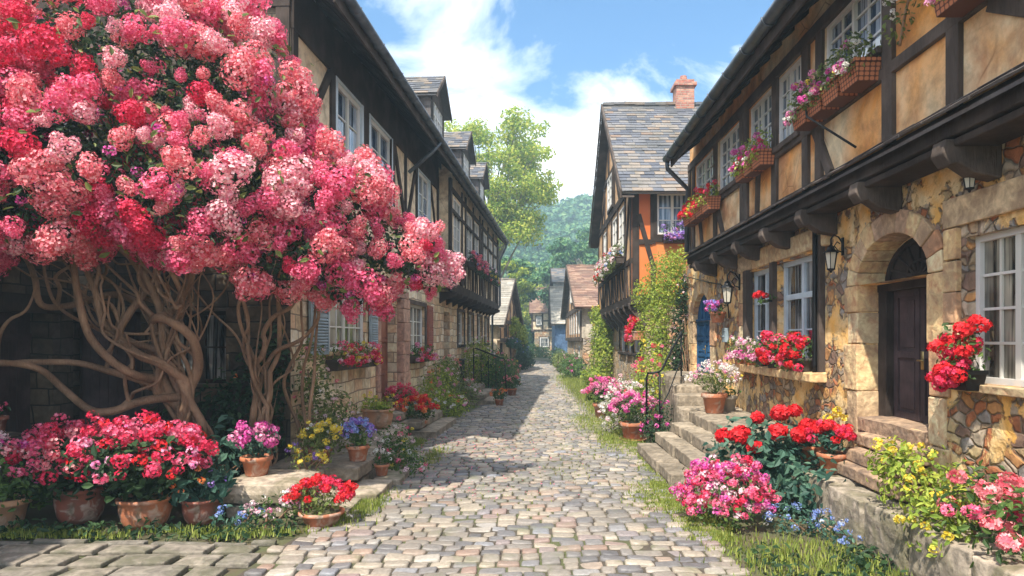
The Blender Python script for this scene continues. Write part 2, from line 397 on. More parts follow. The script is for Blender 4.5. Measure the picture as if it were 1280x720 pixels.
def put_leaves(mb, p, nr, size, aspect=.55, droop=.15):
    n = len(p)
    t = unit(np.cross(nr, RS.normal(size=(n, 3)))); t[:, 2] -= droop; t = unit(t); b = unit(np.cross(nr, t))
    Ls = size*(.6+.8*RS.rand(n, 1)); W = Ls*aspect
    v = np.empty((n, 6, 3))
    v[:, 0] = p - t*Ls*.5
    v[:, 1] = p - t*Ls*.12 + b*W*.5 + nr*Ls*.10
    v[:, 2] = p + t*Ls*.25 + b*W*.36 + nr*Ls*.07
    v[:, 3] = p + t*Ls*.55 - nr*Ls*.08
    v[:, 4] = p + t*Ls*.25 - b*W*.36 + nr*Ls*.07
    v[:, 5] = p - t*Ls*.12 - b*W*.5 + nr*Ls*.10
    base = (np.arange(n)*6)[:, None]
    f = np.concatenate([base + np.array([0, 1, 2, 3]), base + np.array([0, 3, 4, 5])])
    mb.addnp(v, f)
def florets(mb, p, nr, size, petals=5, cup=.25):
    n = len(p)
    t = unit(np.cross(nr, RS.normal(size=(n, 3)))); b = np.cross(nr, t)
    sz = size*(.7+.6*RS.rand(n, 1))
    k = petals; v = np.empty((n, 1+3*k, 3)); v[:, 0] = p
    f = []
    for i in range(k):
        a = 2*math.pi*i/k; w = math.pi/k*.92
        for q, (ang, rad, hh) in enumerate(((a-w, .62, cup*.6), (a, 1, cup), (a+w, .62, cup*.6))):
            v[:, 1+3*i+q] = p + (t*math.cos(ang) + b*math.sin(ang))*sz*rad + nr*sz*hh
        f.append([0, 1+3*i, 2+3*i, 3+3*i])
    f = np.array(f)[None] + (np.arange(n)*(1+3*k))[:, None, None]
    mb.addnp(v, f.reshape(-1, 4))
def heads(mb, centres, rc, m, size, petals=5, flat=.8):
    """round heads of florets at the given centres"""
    for c in centres:
        q = rc*rnd(.75, 1.25); mm = int(m*(q/rc)**2)
        d = unit(RS.normal(size=(mm, 3)))
        p = np.array(c) + d*np.array([q, q, q*flat])*(.85+.2*RS.rand(mm, 1))
        florets(mb, p, unit(d+RS.normal(size=(mm, 3))*.25), size, petals)
def on_mound(c, r, n, low=.05, out=1.0, bias=None):
    """points over the top of an ellipsoid mound"""
    d = unit(RS.normal(size=(n*3, 3))); d = d[d[:, 2] > low][:n]
    return np.array(c) + d*np.array(r)*out*(.82+.36*RS.rand(len(d), 1)**1.5)
def stems(mb, base, pts, r=.004, spread=.03):
    for p in pts:
        b = V(base) + V((rnd(-spread, spread), rnd(-spread, spread), 0)); p = V(tuple(p)); m_ = (b+p)/2 + V((rnd(-.02, .02), rnd(-.02, .02), .03))
        mb.tube([b, m_, p], [r, r*.8, r*.5], 4, False)

def pot_mesh(c, r, h, style=0):
    mb = MB()
    if style == 0:
        mb.lathe(c, [(0, 0), (r*.66, 0), (r*.70, .012), (r*.9, h*.78), (r*1.02, h*.79), (r*1.05, h*.82), (r*1.05, h*.97), (r*1.0, h), (r*.9, h), (r*.88, h*.86), (0, h*.85)], 26)
    else:
        mb.lathe(c, [(0, 0), (r*.72, 0), (r*.86, h*.2), (r*.97, h*.55), (r*.98, h*.86), (r*1.08, h*.9), (r*1.08, h), (r*.92, h), (r*.9, h*.88), (0, h*.87)], 26)
    return mb
def potted(kind, label, loc, r, h, potmat, rad, leafmat, blooms, leafsize=.05, dens=2600, style=0, lift=.55, clump=None, group=None, cat='potted plant', saucer=False):
    """pot > foliage, blossoms. rad: mound radii; blooms: (material, n heads, head radius, florets, floret size)"""
    x, y, z = loc
    root = empty(kind, loc, 0, label, cat, group)
    obj('pot', pot_mesh(loc, r, h, style), M[potmat], root, True)
    if saucer:
        s = MB(); s.lathe((x, y, z), [(0, .002), (r*1.0, .002), (r*1.12, .03), (r*1.05, .03), (r*.8, .012)], 24); obj('saucer', s, M[potmat], root, True)
    e = MB(); e.lathe((x, y, z+h*.9), [(r*.89, 0), (r*.4, .02), (0.001, .025)], 14); obj('soil', e, M['soil'], root, True)
    mc = (x, y, z+h+rad[2]*lift*.8)
    cl = [(mc, tuple(q*.72 for q in rad))]
    for i in range(7):
        a = rnd(0, 6.28); cl.append(((x+math.cos(a)*rad[0]*.6, y+math.sin(a)*rad[1]*.6, mc[2]+rnd(-.45, .35)*rad[2]), tuple(q*rnd(.32, .5) for q in rad)))
    lm = MB(); leaves(lm, cl, dens, leafsize); stems(lm, (x, y, z+h*.85), [c for c, _ in cl], .005)
    obj('foliage', lm, M[leafmat], root)
    lm2 = MB()
    for (bm_, n, hr, nf, fs) in blooms:
        bmb = MB(); pts = on_mound(mc, rad, n, -.05); heads(bmb, pts, hr, nf, fs); stems(bmb, (x, y, z+h), pts[:0], .003); stems(lm2, (x, y, z+h*.9), pts[::2], .003)
        obj('blossoms', bmb, M[bm_], root)
    if lm2.vs: obj('stalks', lm2, M[leafmat], root)
    return root
def bush(kind, label, loc, clumps, leafmat, leafsize, dens, blooms=(), cat='shrub', group=None, stem=True, zmin=None, aspect=.55, hollow=.4):
    root = empty(kind, loc, 0, label, cat, group)
    lm = MB(); leaves(lm, clumps, dens, leafsize, aspect, hollow, zmin=zmin)
    obj('foliage', lm, M[leafmat], root)
    if stem:
        s = MB()
        for c, r in clumps:
            for k in range(2):
                p = V(c) + V((rnd(-.5, .5)*(r[0] if hasattr(r, '__len__') else r), 0, 0)); b = V(loc)+V((rnd(-.1, .1), rnd(-.1, .1), 0))
                s.tube([b, (b+p)/2+V((rnd(-.05, .05), rnd(-.05, .05), .05)), p], [.014, .01, .005], 5)
        obj('stem', s, M['bark'], root, True)
    for (bm_, n, hr, nf, fs) in blooms:
        b = MB()
        for c, r in clumps:
            r3 = r if hasattr(r, '__len__') else (r, r, r)
            heads(b, on_mound(c, r3, max(1, n//len(clumps)), -.25, 1.04), hr, nf, fs)
        obj('blossoms', b, M[bm_], root)
    return root

# ------------------------------------------------------------------ building pieces
def wall(F, u0, u1, v0, v1, openings=(), depth=.2, mb=None, n=0):
    """a wall sheet with real openings and their reveals"""
    mb = mb or MB()
    us = sorted({u0, u1, *[min(max(o[i], u0), u1) for o in openings for i in (0, 1)]})
    vs = sorted({v0, v1, *[min(max(o[i], v0), v1) for o in openings for i in (2, 3)]})
    P = lambda u, v, k=0: tuple(F(u, v, n-k))
    flip = F.U.cross(V((0, 0, 1))).dot(F.N) < 0
    def q(a, b, c, d): mb.add([a, b, c, d], [(3, 2, 1, 0) if flip else (0, 1, 2, 3)])
    for i in range(len(us)-1):
        for j in range(len(vs)-1):
            cu, cv = (us[i]+us[i+1])/2, (vs[j]+vs[j+1])/2
            if any(o[0] < cu < o[1] and o[2] < cv < o[3] for o in openings): continue
            q(P(us[i], vs[j]), P(us[i+1], vs[j]), P(us[i+1], vs[j+1]), P(us[i], vs[j+1]))
    for o_ in openings:
        if len(o_) > 4: continue
        a, b, c, d = o_
        q(P(a, c), P(a, d), P(a, d, depth), P(a, c, depth)); q(P(b, c, depth), P(b, d, depth), P(b, d), P(b, c))
        q(P(a, d), P(b, d), P(b, d, depth), P(a, d, depth)); q(P(a, c, depth), P(b, c, depth), P(b, c), P(a, c))
    return mb
def window(house, F, u0, u1, v0, v1, cols=2, rows=3, n=0, rec=.09, glass='glass', paint='white', leafs=2, fw=.055, sill=None, trim=None, tm='timber', transom=None):
    """window (glass) > frame, sill, surround"""
    g = MB(); nn = n-rec
    g.fbox(F, u0+.02, u1-.02, v0+.02, v1-.02, nn-.02, nn-.008)
    w = obj('window', g, M[glass], house)
    f = MB()
    f.fbox(F, u0, u1, v0, v0+fw, nn-.03, nn+.035); f.fbox(F, u0, u1, v1-fw, v1, nn-.03, nn+.035)
    f.fbox(F, u0, u0+fw, v0+fw, v1-fw, nn-.03, nn+.033); f.fbox(F, u1-fw, u1, v0+fw, v1-fw, nn-.03, nn+.033)
    for k in range(1, leafs):
        uc = u0+(u1-u0)*k/leafs; f.fbox(F, uc-fw*.6, uc+fw*.6, v0+fw, v1-fw, nn-.03, nn+.028)
    if transom:
        vt = v0+(v1-v0)*transom; f.fbox(F, u0+fw, u1-fw, vt-fw*.55, vt+fw*.55, nn-.03, nn+.031)
    lw = (u1-u0-2*fw)/leafs
    for k in range(leafs):
        a = u0+fw+lw*k
        for c in range(1, cols):
            uc = a+lw*c/cols; f.fbox(F, uc-.011, uc+.011, v0+fw, v1-fw, nn-.012, nn+.012)
        for r in range(1, rows):
            vc = v0+fw+(v1-v0-2*fw)*r/rows; f.fbox(F, a+.01, a+lw-.01, vc-.011, vc+.011, nn-.012, nn+.0135)
    obj('frame', f, M[paint], w)
    if sill:
        s = MB(); s.fbox(F, u0-.08, u1+.08, v0-.07, v0-.002, n-rec, n+.09, .004); obj('sill', s, M[sill], w, bevel=.008)
    if trim:
        s = MB(); t = .1
        s.fbox(F, u0-t, u0-.001, v0-t, v1+t, n-.02, n+.045, .003); s.fbox(F, u1+.001, u1+t, v0-t, v1+t, n-.02, n+.045, .003)
        s.fbox(F, u0-.002, u1+.002, v1+.001, v1+t, n-.02, n+.042, .002); s.fbox(F, u0-.002, u1+.002, v0-t, v0-.001, n-.02, n+.05, .002)
        obj('surround', s, M[tm], w, bevel=.006)
    return w
def shutter(w, F, u0, u1, v0, v1, mat, n=.03):
    s = MB(); s.fbox(F, u0, u1, v0, v1, n, n+.025)
    fw = .05
    for a, b, c, d in ((u0, u1, v0, v0+fw), (u0, u1, v1-fw, v1), (u0, u1, (v0+v1)/2-fw/2, (v0+v1)/2+fw/2)): s.fbox(F, a, b, c, d, n+.025, n+.04)
    for a, b in ((u0, u0+fw), (u1-fw, u1)): s.fbox(F, a, b, v0+fw, v1-fw, n+.024, n+.039)
    k = v0+fw+.03
    while k < v1-fw-.03:
        if abs(k-(v0+v1)/2) > .05: s.obox(F(u0+fw, k, n+.03), F.U*(u1-u0-2*fw), F.N*.02+V((0, 0, -.02)), V((0, 0, .012)))
        k += .045
    return obj('shutter', s, M[mat], w)
def timbers(name, F, segs, house, mat='timber', n=0, w=.15, th=.035, bevel=.008):
    mb = MB()
    for i, s in enumerate(segs):
        ww = s[4] if len(s) > 4 else w
        mb.beam(F, s[0], s[1], s[2], s[3], ww*rnd(.93, 1.07), n-.05, n+th+.0011*(i % 17)+rnd(0, .0009))
    return (each if name in ('mullion','lintel') else obj)(name, mb, M[mat], house, bevel=bevel)
def tiles(mb, A, U, S, Lu, Ls, tw=.26, th=.2, thick=.02, j=.012):
    A, U, S = V(A), V(U).normalized(), V(S).normalized(); N = U.cross(S)
    if N.z < 0: N = -N
    rows = int(math.ceil(Ls/th))
    for r in range(rows):
        u = -tw*(.5 if r % 2 else 0)+rnd(-.03, .03)
        while u < Lu:
            w = tw*rnd(.8, 1.2); a = max(u, 0); b = min(u+w-.006, Lu)
            if b-a > .04:
                ln = min(th*1.3, Ls-r*th+.02); lift = rnd(0, j*.8)
                p = A + U*a + S*(r*th-rnd(0, .02)) + N*(.03+lift)
                mb.obox(p, U*(b-a), S*ln - N*(.022), N*(-thick), j*.3)
            u += w
def roof(house, name, A, U, S, Lu, Ls, mat, tw=.26, th=.2, over=None):
    mb = MB(); U_, S_ = V(U).normalized(), V(S).normalized(); N = U_.cross(S_); N = N if N.z > 0 else -N
    mb.obox(V(A)-N*.07, U_*Lu, S_*Ls, N*.06)
    tiles(mb, A, U_, S_, Lu, Ls, tw, th)
    return obj(name, mb, M[mat], house)
def gutter(house, A, B, r=.07, mat='lead', joints=8):
    A, B = V(A), V(B); mb = MB(); d = (B-A).normalized(); sd = d.cross(V((0, 0, 1))).normalized()
    seg = 10; vs = []; fs = []
    for P in (A, B):
        for rr in (r, r*.86):
            for k in range(seg+1):
                a = math.pi*k/seg
                vs.append(tuple(P + sd*math.cos(a)*rr - V((0, 0, 1))*math.sin(a)*rr))
    m_ = seg+1
    for k in range(seg):
        fs += [(k, k+1, 2*m_+k+1, 2*m_+k), (m_+k+1, m_+k, 3*m_+k, 3*m_+k+1)]
        fs += [(k, m_+k, m_+k+1, k+1), (2*m_+k+1, 3*m_+k+1, 3*m_+k, 2*m_+k)]
    fs += [(0, 2*m_, 3*m_, m_), (seg, m_+seg, 3*m_+seg, 2*m_+seg)]
    mb.add(vs, fs)
    L_ = (B-A).length
    for i in range(joints):
        c = A + d*L_*(i+.5)/joints
        pts = [c+sd*math.cos(math.pi*k/8)*r*1.1-V((0, 0, 1))*math.sin(math.pi*k/8)*r*1.1 for k in range(9)]
        mb.tube(pts, .012, 6)
    return obj('gutter', mb, M[mat], house, True)
def door(house, F, u0, u1, v0, v1, n, mat, panels=2, rows=3, knob=True, plank=False):
    mb = MB(); mb.fbox(F, u0, u1, v0, v1, n-.05, n)
    lw = (u1-u0)/panels
    for k in range(panels):
        a, b = u0+lw*k+.01, u0+lw*(k+1)-.01
        if plank:
            q = a
            while q < b-.02:
                e = min(q+.13, b); mb.fbox(F, q+.003, e-.003, v0+.01, v1-.01, n, n+.018, .002); q = e
            for vv in (v0+.2, v1-.35): mb.fbox(F, a, b, vv, vv+.08, n+.018, n+.034)
        else:
            s = .075
            for c, d in ((a, a+s), (b-s, b)): mb.fbox(F, c, d, v0, v1, n, n+.022)
            for r in range(rows+1):
                vc = v0+(v1-v0-s)*r/rows; mb.fbox(F, a+s, b-s, vc, vc+s, n, n+.021)
            for r in range(rows):
                c0 = v0+(v1-v0-s)*r/rows+s+.035; c1 = v0+(v1-v0-s)*(r+1)/rows-.035
                mb.fbox(F, a+s+.03, b-s-.03, c0, c1, n, n+.014)
    d = obj('door', mb, M[mat], house, bevel=.004)
    if knob:
        kb = MB(); uc = (u0+u1)/2-.05 if panels == 2 else u0+.09; vc = v0+(v1-v0)*.46
        p = F(uc, vc, n+.022); kb.obox(F(uc-.025, vc-.09, n+.022), F.U*.05, V((0, 0, .18)), F.N*.006)
        kb.tube([p, p+F.N*.055], .01, 8); kb.tube([p+F.N*.055, p+F.N*.06-F.U*.11], [.01, .008], 8)
        obj('handle', kb, M['brass'], d, True)
    return d
def arch_strips(uc, half, spring, rise, k=14):
    """rectangular slices that fill an arched head (for wall openings)"""
    out = []
    for i in range(k):
        a0 = -half+2*half*i/k; a1 = a0+2*half/k; m_ = 0 if a0*a1 < 0 else min(abs(a0), abs(a1))
        h = rise*math.sqrt(max(0, 1-(m_/half)**2))
        if h > .02: out.append((uc+a0, uc+a1, spring-.001, spring+h, 0))
    return out
def arch_surround(house, F, uc, half, v0, spring, rise, width, n0, n1, mat, nv=11, jh=.42, name='stone_surround', j=.012):
    mb = MB()
    for sgn in (-1, 1):
        v = v0; k = 0
        while v < spring-.05:
            h = min(jh*rnd(.8, 1.25), spring-v); 
            if spring-(v+h) < .15: h = spring-v
            w = width*(1.0 if k % 2 else 1.28)*rnd(.94, 1.06)
            a, b = (uc-half-w, uc-half+.008) if sgn < 0 else (uc+half-.008, uc+half+w)
            mb.fbox(F, a, b, v+.005, v+h-.005, n0, n1+rnd(-.01, .01), j*.5); v += h; k += 1
    for i in range(nv):
        t0 = math.pi*i/nv+.006; t1 = math.pi*(i+1)/nv-.006; w = width*rnd(.92, 1.1); o = rnd(-.01, .012)
        pts = []
        for t, ww in ((t0, 0), ((t0+t1)/2, 0), (t1, 0), (t1, w), ((t0+t1)/2, w), (t0, w)):
            pts.append(F(uc-(half+ww)*math.cos(t), spring+(rise+ww)*math.sin(t), n0))
        mb.prism(pts, F.N*(n1+o-n0))
    return obj(name, mb, M[mat], house, bevel=.012)
def lantern(label, P, N, s=1.0, reach=.26, group=None):
    """wall lantern on a scrolled bracket. P: wall point, N: out of the wall"""
    P, N = V(P), V(N).normalized(); Z = V((0, 0, 1)); T = N.cross(Z)
    root = empty('wall_lantern', P, 0, label, 'wall lamp', group)
    b = MB(); reach = reach*s; k_ = reach/.26/s
    b.obox(P-T*.03*s-Z*.14*s, T*.06*s, Z*.26*s, N*.015)
    b.tube([P+Z*.02*s, P+N*.10*s*k_+Z*.13*s, P+N*.20*s*k_+Z*.16*s, P+N*reach+Z*.10*s, P+N*reach+Z*.02*s], [.012*s]*5, 7)
    b.tube([P-Z*.1*s, P+N*.08*s-Z*.07*s, P+N*.13*s, P+N*.09*s+Z*.06*s, P+N*.05*s+Z*.03*s], [.009*s]*5, 7)
    obj('bracket', b, M['iron'], root, True)
    c = P+N*reach
    g = MB(); g.lathe(c-Z*.34*s, [(0, 0), (.05*s, 0), (.085*s, .24*s), (0, .24*s)], 6); obj('lamp_glass', g, M['lampglass'], root)
    cg = MB()
    for k in range(6):
        a = 2*math.pi*k/6; d = V((math.cos(a), math.sin(a), 0)); cg.tube([c-Z*.34*s+d*.054*s, c-Z*.10*s+d*.09*s], .006*s, 5)
    cg.lathe(c-Z*.37*s, [(0, -.03*s), (.012*s, -.025*s), (.02*s, 0), (.058*s, .02*s), (.058*s, .035*s), (0, .036*s)], 12)
    obj('cage', cg, M['iron'], root)
    h = MB(); h.lathe(c-Z*.105*s, [(.11*s, 0), (.105*s, .012*s), (.06*s, .05*s), (.045*s, .085*s), (.05*s, .09*s), (.015*s, .12*s), (.012*s, .15*s), (0, .155*s)], 12)
    obj('lamp_cap', h, M['iron'], root)
    return root
def planter(label, F, u0, u1, v, n, kind='box', mat='darkpot', leafmat='leaf', blooms=(), dens=2400, ls=.045, h=.16, dep=.19, grow=.2, group='window boxes of flowers', name='window_box', tilt=0, pots=0, fall=.1):
    """window box > box, foliage, blossoms; v = bottom, n = wall side"""
    uc = (u0+u1)/2; root = empty(name, F(uc, v, n), math.atan2(F.U.y, F.U.x)-math.pi/2, label, 'flower box', group)
    if pots:
        k = pots; lw = (u1-u0)/k
        for i in range(k):
            c = F(u0+lw*(i+.5), v, n+dep/2); m_ = pot_mesh(tuple(c), min(lw*.42, dep*.6), h)
            obj('pot', m_, M['terracotta' if i % 3 else mat], root, True)
    else:
        k = 1 if kind != 'wicker' else max(1, round((u1-u0)/.45)); lw = (u1-u0)/k
        for i in range(k):
            a = u0+lw*i+.01; b = u0+lw*(i+1)-.01; mb = MB(); t = .03
            P = [F(a+t, v, n+.02), F(b-t, v, n+.02), F(b-t, v, n+dep-t), F(a+t, v, n+dep-t), F(a, v+h, n), F(b, v+h, n), F(b, v+h, n+dep), F(a, v+h, n+dep)]
            mb.add([tuple(p) for p in P], [(0,3,2,1),(4,5,6,7),(0,1,5,4),(1,2,6,5),(2,3,7,6),(3,0,4,7)])
            mb.fbox(F, a-.008, b+.008, v+h-.03, v+h+.004, n+dep-.004, n+dep+.014)
            mb.obox(F(a-.01, v+h-.03, n), F.U*.012, F.N*dep, V((0, 0, .033)))
            obj('basket' if kind == 'wicker' else 'box', mb, M[mat], root)
    nclump = max(3, int((u1-u0)/.17)); cl = []
    for i in range(nclump):
        u = u0+(u1-u0)*(i+.5)/nclump
        cl.append((tuple(F(u, v+h+grow*rnd(.25, .55), n+dep*rnd(.4, .8))), (.14*rnd(.8, 1.2), .14*rnd(.8, 1.2), grow*rnd(.6, .95))))
        if fall: cl.append((tuple(F(u+rnd(-.05, .05), v+h-fall*rnd(.2, .8), n+dep+.02)), (.07, .07, fall*rnd(.6, 1.1))))
    lm = MB(); leaves(lm, cl, dens, ls); obj('foliage', lm, M[leafmat], root)
    for (bm_, cnt, hr, nf, fs) in blooms:
        b = MB(); cs = []
        for _ in range(cnt):
            c, r = random.choice(cl); d = V((rnd(-1, 1), rnd(-1, 1), rnd(-.3, 1))).normalized()
            d = d if d.dot(F.N) > -.3 else d - F.N*d.dot(F.N)*1.5
            cs.append((c[0]+d.x*r[0]*1.05, c[1]+d.y*r[1]*1.05, c[2]+d.z*r[2]*1.05))
        heads(b, cs, hr, nf, fs); obj('blossoms', b, M[bm_], root)
    return root

# ================================================================== SETTING
Z = V((0, 0, 1))
# ground: one sheet to the horizon
g = MB(); nx = 60
def gz(x, y): return -.03 + .012*mnoise.noise(V((x*.8, y*.8, 0)))
xs = [-260, -150, -60, -25, -12, -8] + [-6+.5*i for i in range(25)] + [8, 12, 25, 60, 150, 260]
ys = [-30, -20, -5, 0] + [2+.5*i for i in range(60)] + [36, 42, 50, 60, 80, 120, 200, 274]
vs = [(x, y, gz(x, y)) for y in ys for x in xs]; w_ = len(xs)
g.add(vs, [(j*w_+i, j*w_+i+1, (j+1)*w_+i+1, (j+1)*w_+i) for j in range(len(ys)-1) for i in range(w_-1)])
tag(obj('ground', g, M['soil'], None, True), kind='structure')

# street of rounded setts between two wandering edges
LE = [(2, -2.5), (6.2, -2.2), (7.2, -1.95), (9, -1.95), (14, -2.0), (17, -1.8), (20, -1.35), (26, -1.0), (36, -.75), (50, -.8), (64, -1.6), (90, -5)]
RE = [(2, 1.9), (6.3, 1.62), (8, 1.6), (12, 1.75), (20, 1.75), (26, 2.0), (40, 1.6), (56, 1.3), (64, .4), (90, -2.2)]
def edge(T, y):
    for (a, b), (c, d) in zip(T, T[1:]):
        if y <= c: return b+(d-b)*(y-a)/(c-a)
    return T[-1][1]
t = NT('worn cobbles'); r = t.rand(); co = t.coord()
c = t.ramp(r, [(0, (.10,.095,.10)), (.2, (.165,.155,.155)), (.45, (.24,.205,.17)), (.7, (.33,.28,.22)), (.85, (.25,.165,.13)), (.93, (.19,.195,.22)), (1, (.38,.33,.265))])
f = t.noise(30, co, 7, .5); c = t.mix(.5, c, t.ramp(f, [(.3, .32), (.7, .8)]), 'OVERLAY')
c = t.mix(t.ramp(t.noise(.8, co, 8, .6), [(.46, 0), (.66, .6)]), c, (.15, .135, .115)); c = t.mix(t.ramp(t.noise(2.3, co, 6, .6), [(.56, 0), (.7, .5)]), c, (.13, .14, .06))
M['cobble'] = t.fin(c, t.ramp(t.noise(3, co, 4), [(.3, .42), (.7, .7)]), t.bump(f, .4, .008), .5)
t = NT('sandy joints'); co = t.coord()
c = t.mix(t.ramp(t.noise(1.3, co, 7, .5), [(.46, 0), (.6, 1)]), (.06, .048, .036), (.07, .085, .025)); c = t.mix(t.ramp(t.noise(20, co, 5), [(.4, 0), (.7, .5)]), c, (.12, .10, .075))
M['joint'] = t.fin(c, .95, t.bump(t.noise(40, co, 5), .5, .01))
st = MB(); jt = MB(); y = 2.6; row = 0
jv = []
yy = 2.0
while yy < 90: jv += [(edge(LE, yy)-.12, yy, .004), (edge(RE, yy)+.12, yy, .004)]; yy += 2.0
jt.add(jv, [(2*i, 2*i+1, 2*i+3, 2*i+2) for i in range(len(jv)//2-1)])
while y < 62:
    h = rnd(.125, .185) if y < 26 else .26
    x0, x1 = edge(LE, y)+rnd(-.12, .05), edge(RE, y)+rnd(-.05, .12); x = x0-(.1 if row % 2 else 0)
    near = y < 14; ns = 10 if near else 8
    while x < x1:
        w = rnd(.13, .26) if y < 26 else rnd(.16, .3); g_ = rnd(.005, .011)
        cx, cy = x+w/2, y+h/2 + .10*math.sin((x+.2)*1.1)+.03*math.sin(x*3.3+y)
        hz = .022+rnd(-.010, .012)+.016*mnoise.noise(V((cx*.9, cy*.9, 3)))
        vsx = []; tx, ty = rnd(-.09, .09), rnd(-.09, .09)
        for (sc, zz) in ((1.0, -.01), (.985, .62), (.90, .93), (.6, 1.0)):
            for k in range(ns):
                a = 2*math.pi*(k+.5)/ns; ca, sa = math.cos(a), math.sin(a)
                e = .27
                px = math.copysign(abs(ca)**e, ca)*(w/2-g_)*sc; py = math.copysign(abs(sa)**e, sa)*(h/2-g_)*sc
                jx = 1+.16*mnoise.noise(V((cx*9+ca*1.3, cy*9+sa*1.3, 1)))
                vsx.append((cx+px*jx, cy+py*jx, hz*zz + (px*tx+py*ty if zz > .5 else 0)))
        fs = []
        for q in range(3):
            for k in range(ns): k2 = (k+1) % ns; fs.append((q*ns+k, q*ns+k2, (q+1)*ns+k2, (q+1)*ns+k))
        fs.append(tuple(3*ns+k for k in range(ns)))
        st.add(vsx, fs); x += w
    y += h; row += 1
tag(obj('street', jt, M['joint']), kind='structure')
tag(obj('street_cobbles', st, M['cobble'], None, True), kind='structure')

# grass along the kerbs and between the stones
gm = MB()
def tufts(cx, cy, rx, ry, n, hh=.07, z0=0.0):
    p = np.stack([cx+RS.normal(size=n)*rx, cy+RS.normal(size=n)*ry, np.full(n, z0)], 1)
    h = hh*(.5+RS.rand(n)); a = RS.rand(n)*6.28; wv = .005+.004*RS.rand(n)
    d = np.stack([np.cos(a), np.sin(a), np.zeros(n)], 1); e = np.stack([-np.sin(a), np.cos(a), np.zeros(n)], 1)
    v = np.empty((n, 4, 3)); v[:, 0] = p-d*wv[:, None]; v[:, 1] = p+d*wv[:, None]
    ln = (RS.rand(n)*.6)[:, None]*h[:, None]
    top = p+e*ln+np.array([0, 0, 1])*h[:, None]; v[:, 2] = top+d*.0015; v[:, 3] = top-d*.0015
    gm.addnp(v, np.arange(n)[:, None]*4+np.array([0, 1, 2, 3]))
for k in range(150):
    yy = 6.6+30*random.random()**1.6; tufts(edge(RE, yy)+rnd(-.02, .2), yy, .07, .16, 200, .035)
for k in range(90):
    yy = 6.9+30*random.random()**1.6; tufts(edge(LE, yy)-rnd(0, .2), yy, .06, .14, 150, .04)
for (a, b, c, d, n, h) in ((1.5, 8.1, .16, .45, 3600, .035), (1.75, 7.3, .12, .4, 3000, .04), (1.5, 12.9, .14, .7, 2200, .05), (1.35, 15.5, .22, 1.0, 2400, .06), (1.9, 18.5, .25, 1.4, 2600, .12),
                        (-1.9, 7.7, .12, .35, 1500, .06), (-1.6, 11, .1, .5, 700, .05), (3.3, 4.9, .2, .5, 2000, .06), (1.9, 23, .3, 2, 2500, .15), (1.8, 30, .3, 3, 2500, .2),
                        (.5, 9.5, .25, .5, 260, .035), (-.4, 8.2, .3, .4, 200, .03), (.9, 11.5, .25, .8, 420, .035), (.2, 17, .4, 2, 500, .04)):
    tufts(a, b, c, d, n, h)
for k in range(14): tufts(rnd(-5.5, -2.3), rnd(6.5, 6.8), .2, .05, 160, .05)
for k in range(20): tufts(rnd(1.8, 2.9), rnd(4.6, 6.4), .2, .2, 160, .05)
tag(obj('grass', gm, M['grass']), 'short yellow green grass growing along the cobbled street edges', 'grass', kind='stuff')

gc = MB()
leaves(gc, [((rnd(-6, -2.35), rnd(6.5, 6.75), .02), (.22, .14, .11)) for _ in range(26)] + [((rnd(1.95, 2.95), rnd(4.6, 6.2), .02), (.22, .22, .10)) for _ in range(22)], 1500, .06)
tag(obj('ground_cover', gc, M['leaf_dark']), 'low dark green ground cover in the beds of the foreground', 'ground cover', kind='stuff')
fp = MB(); n = 900; px_ = np.stack([-1.6+RS.normal(size=n)*1.0, 8.0+RS.rand(n)*6, np.full(n, .036)], 1); px_ = px_[(px_[:, 0] > -2.0) & (px_[:, 0] < 1.4)]
put_leaves(fp, px_, unit(RS.normal(size=(len(px_), 3))*.2+np.array([0, 0, 1])), .022, .8, 0)
tag(obj('fallen_petals', fp, M['rose']), 'fallen pink petals scattered over the cobbles below the shrub', 'petals', kind='stuff')
# wooded hills
def hillz(x, y):
    s = max(0, min(1, (y-95)/120)); s = s*s*(3-2*s)
    return -1 + s*(34 + .10*max(-60, min(60, x)) + 6*mnoise.noise(V((x*.012, y*.012, 0))) + 3*mnoise.noise(V((x*.04, y*.04, 2))))
hb = MB(); HX = [-260+10*i for i in range(53)]; HY = [88+8*i for i in range(24)]
hb.add([(x, y, hillz(x, y)) for y in HY for x in HX], [(j*53+i, j*53+i+1, (j+1)*53+i+1, (j+1)*53+i) for j in range(23) for i in range(52)])
tag(obj('hills', hb, M['leaf_far'], None, True), kind='structure')
wd = MB()
for k in range(520):
    y = 92+(215-92)*random.random(); x = rnd(-.22, .28)*y+rnd(-6, 6) 
    z = hillz(x, y); s = rnd(2.2, 4.6)*(1+(y-90)/260)
    cl = [((x+rnd(-1, 1)*s*.5, y+rnd(-1, 1)*s*.5, z+s*.9+rnd(-.3, .6)*s), (s*.62, s*.62, s*.55)) for _ in range(4)]
    leaves(wd, cl, 17, .85*(1+(y-90)/200), .8, .75)
tag(obj('hillside_wood', wd, M['leaf_far']), 'dense bluish green wood covering the hill behind the village', 'woodland', kind='stuff')

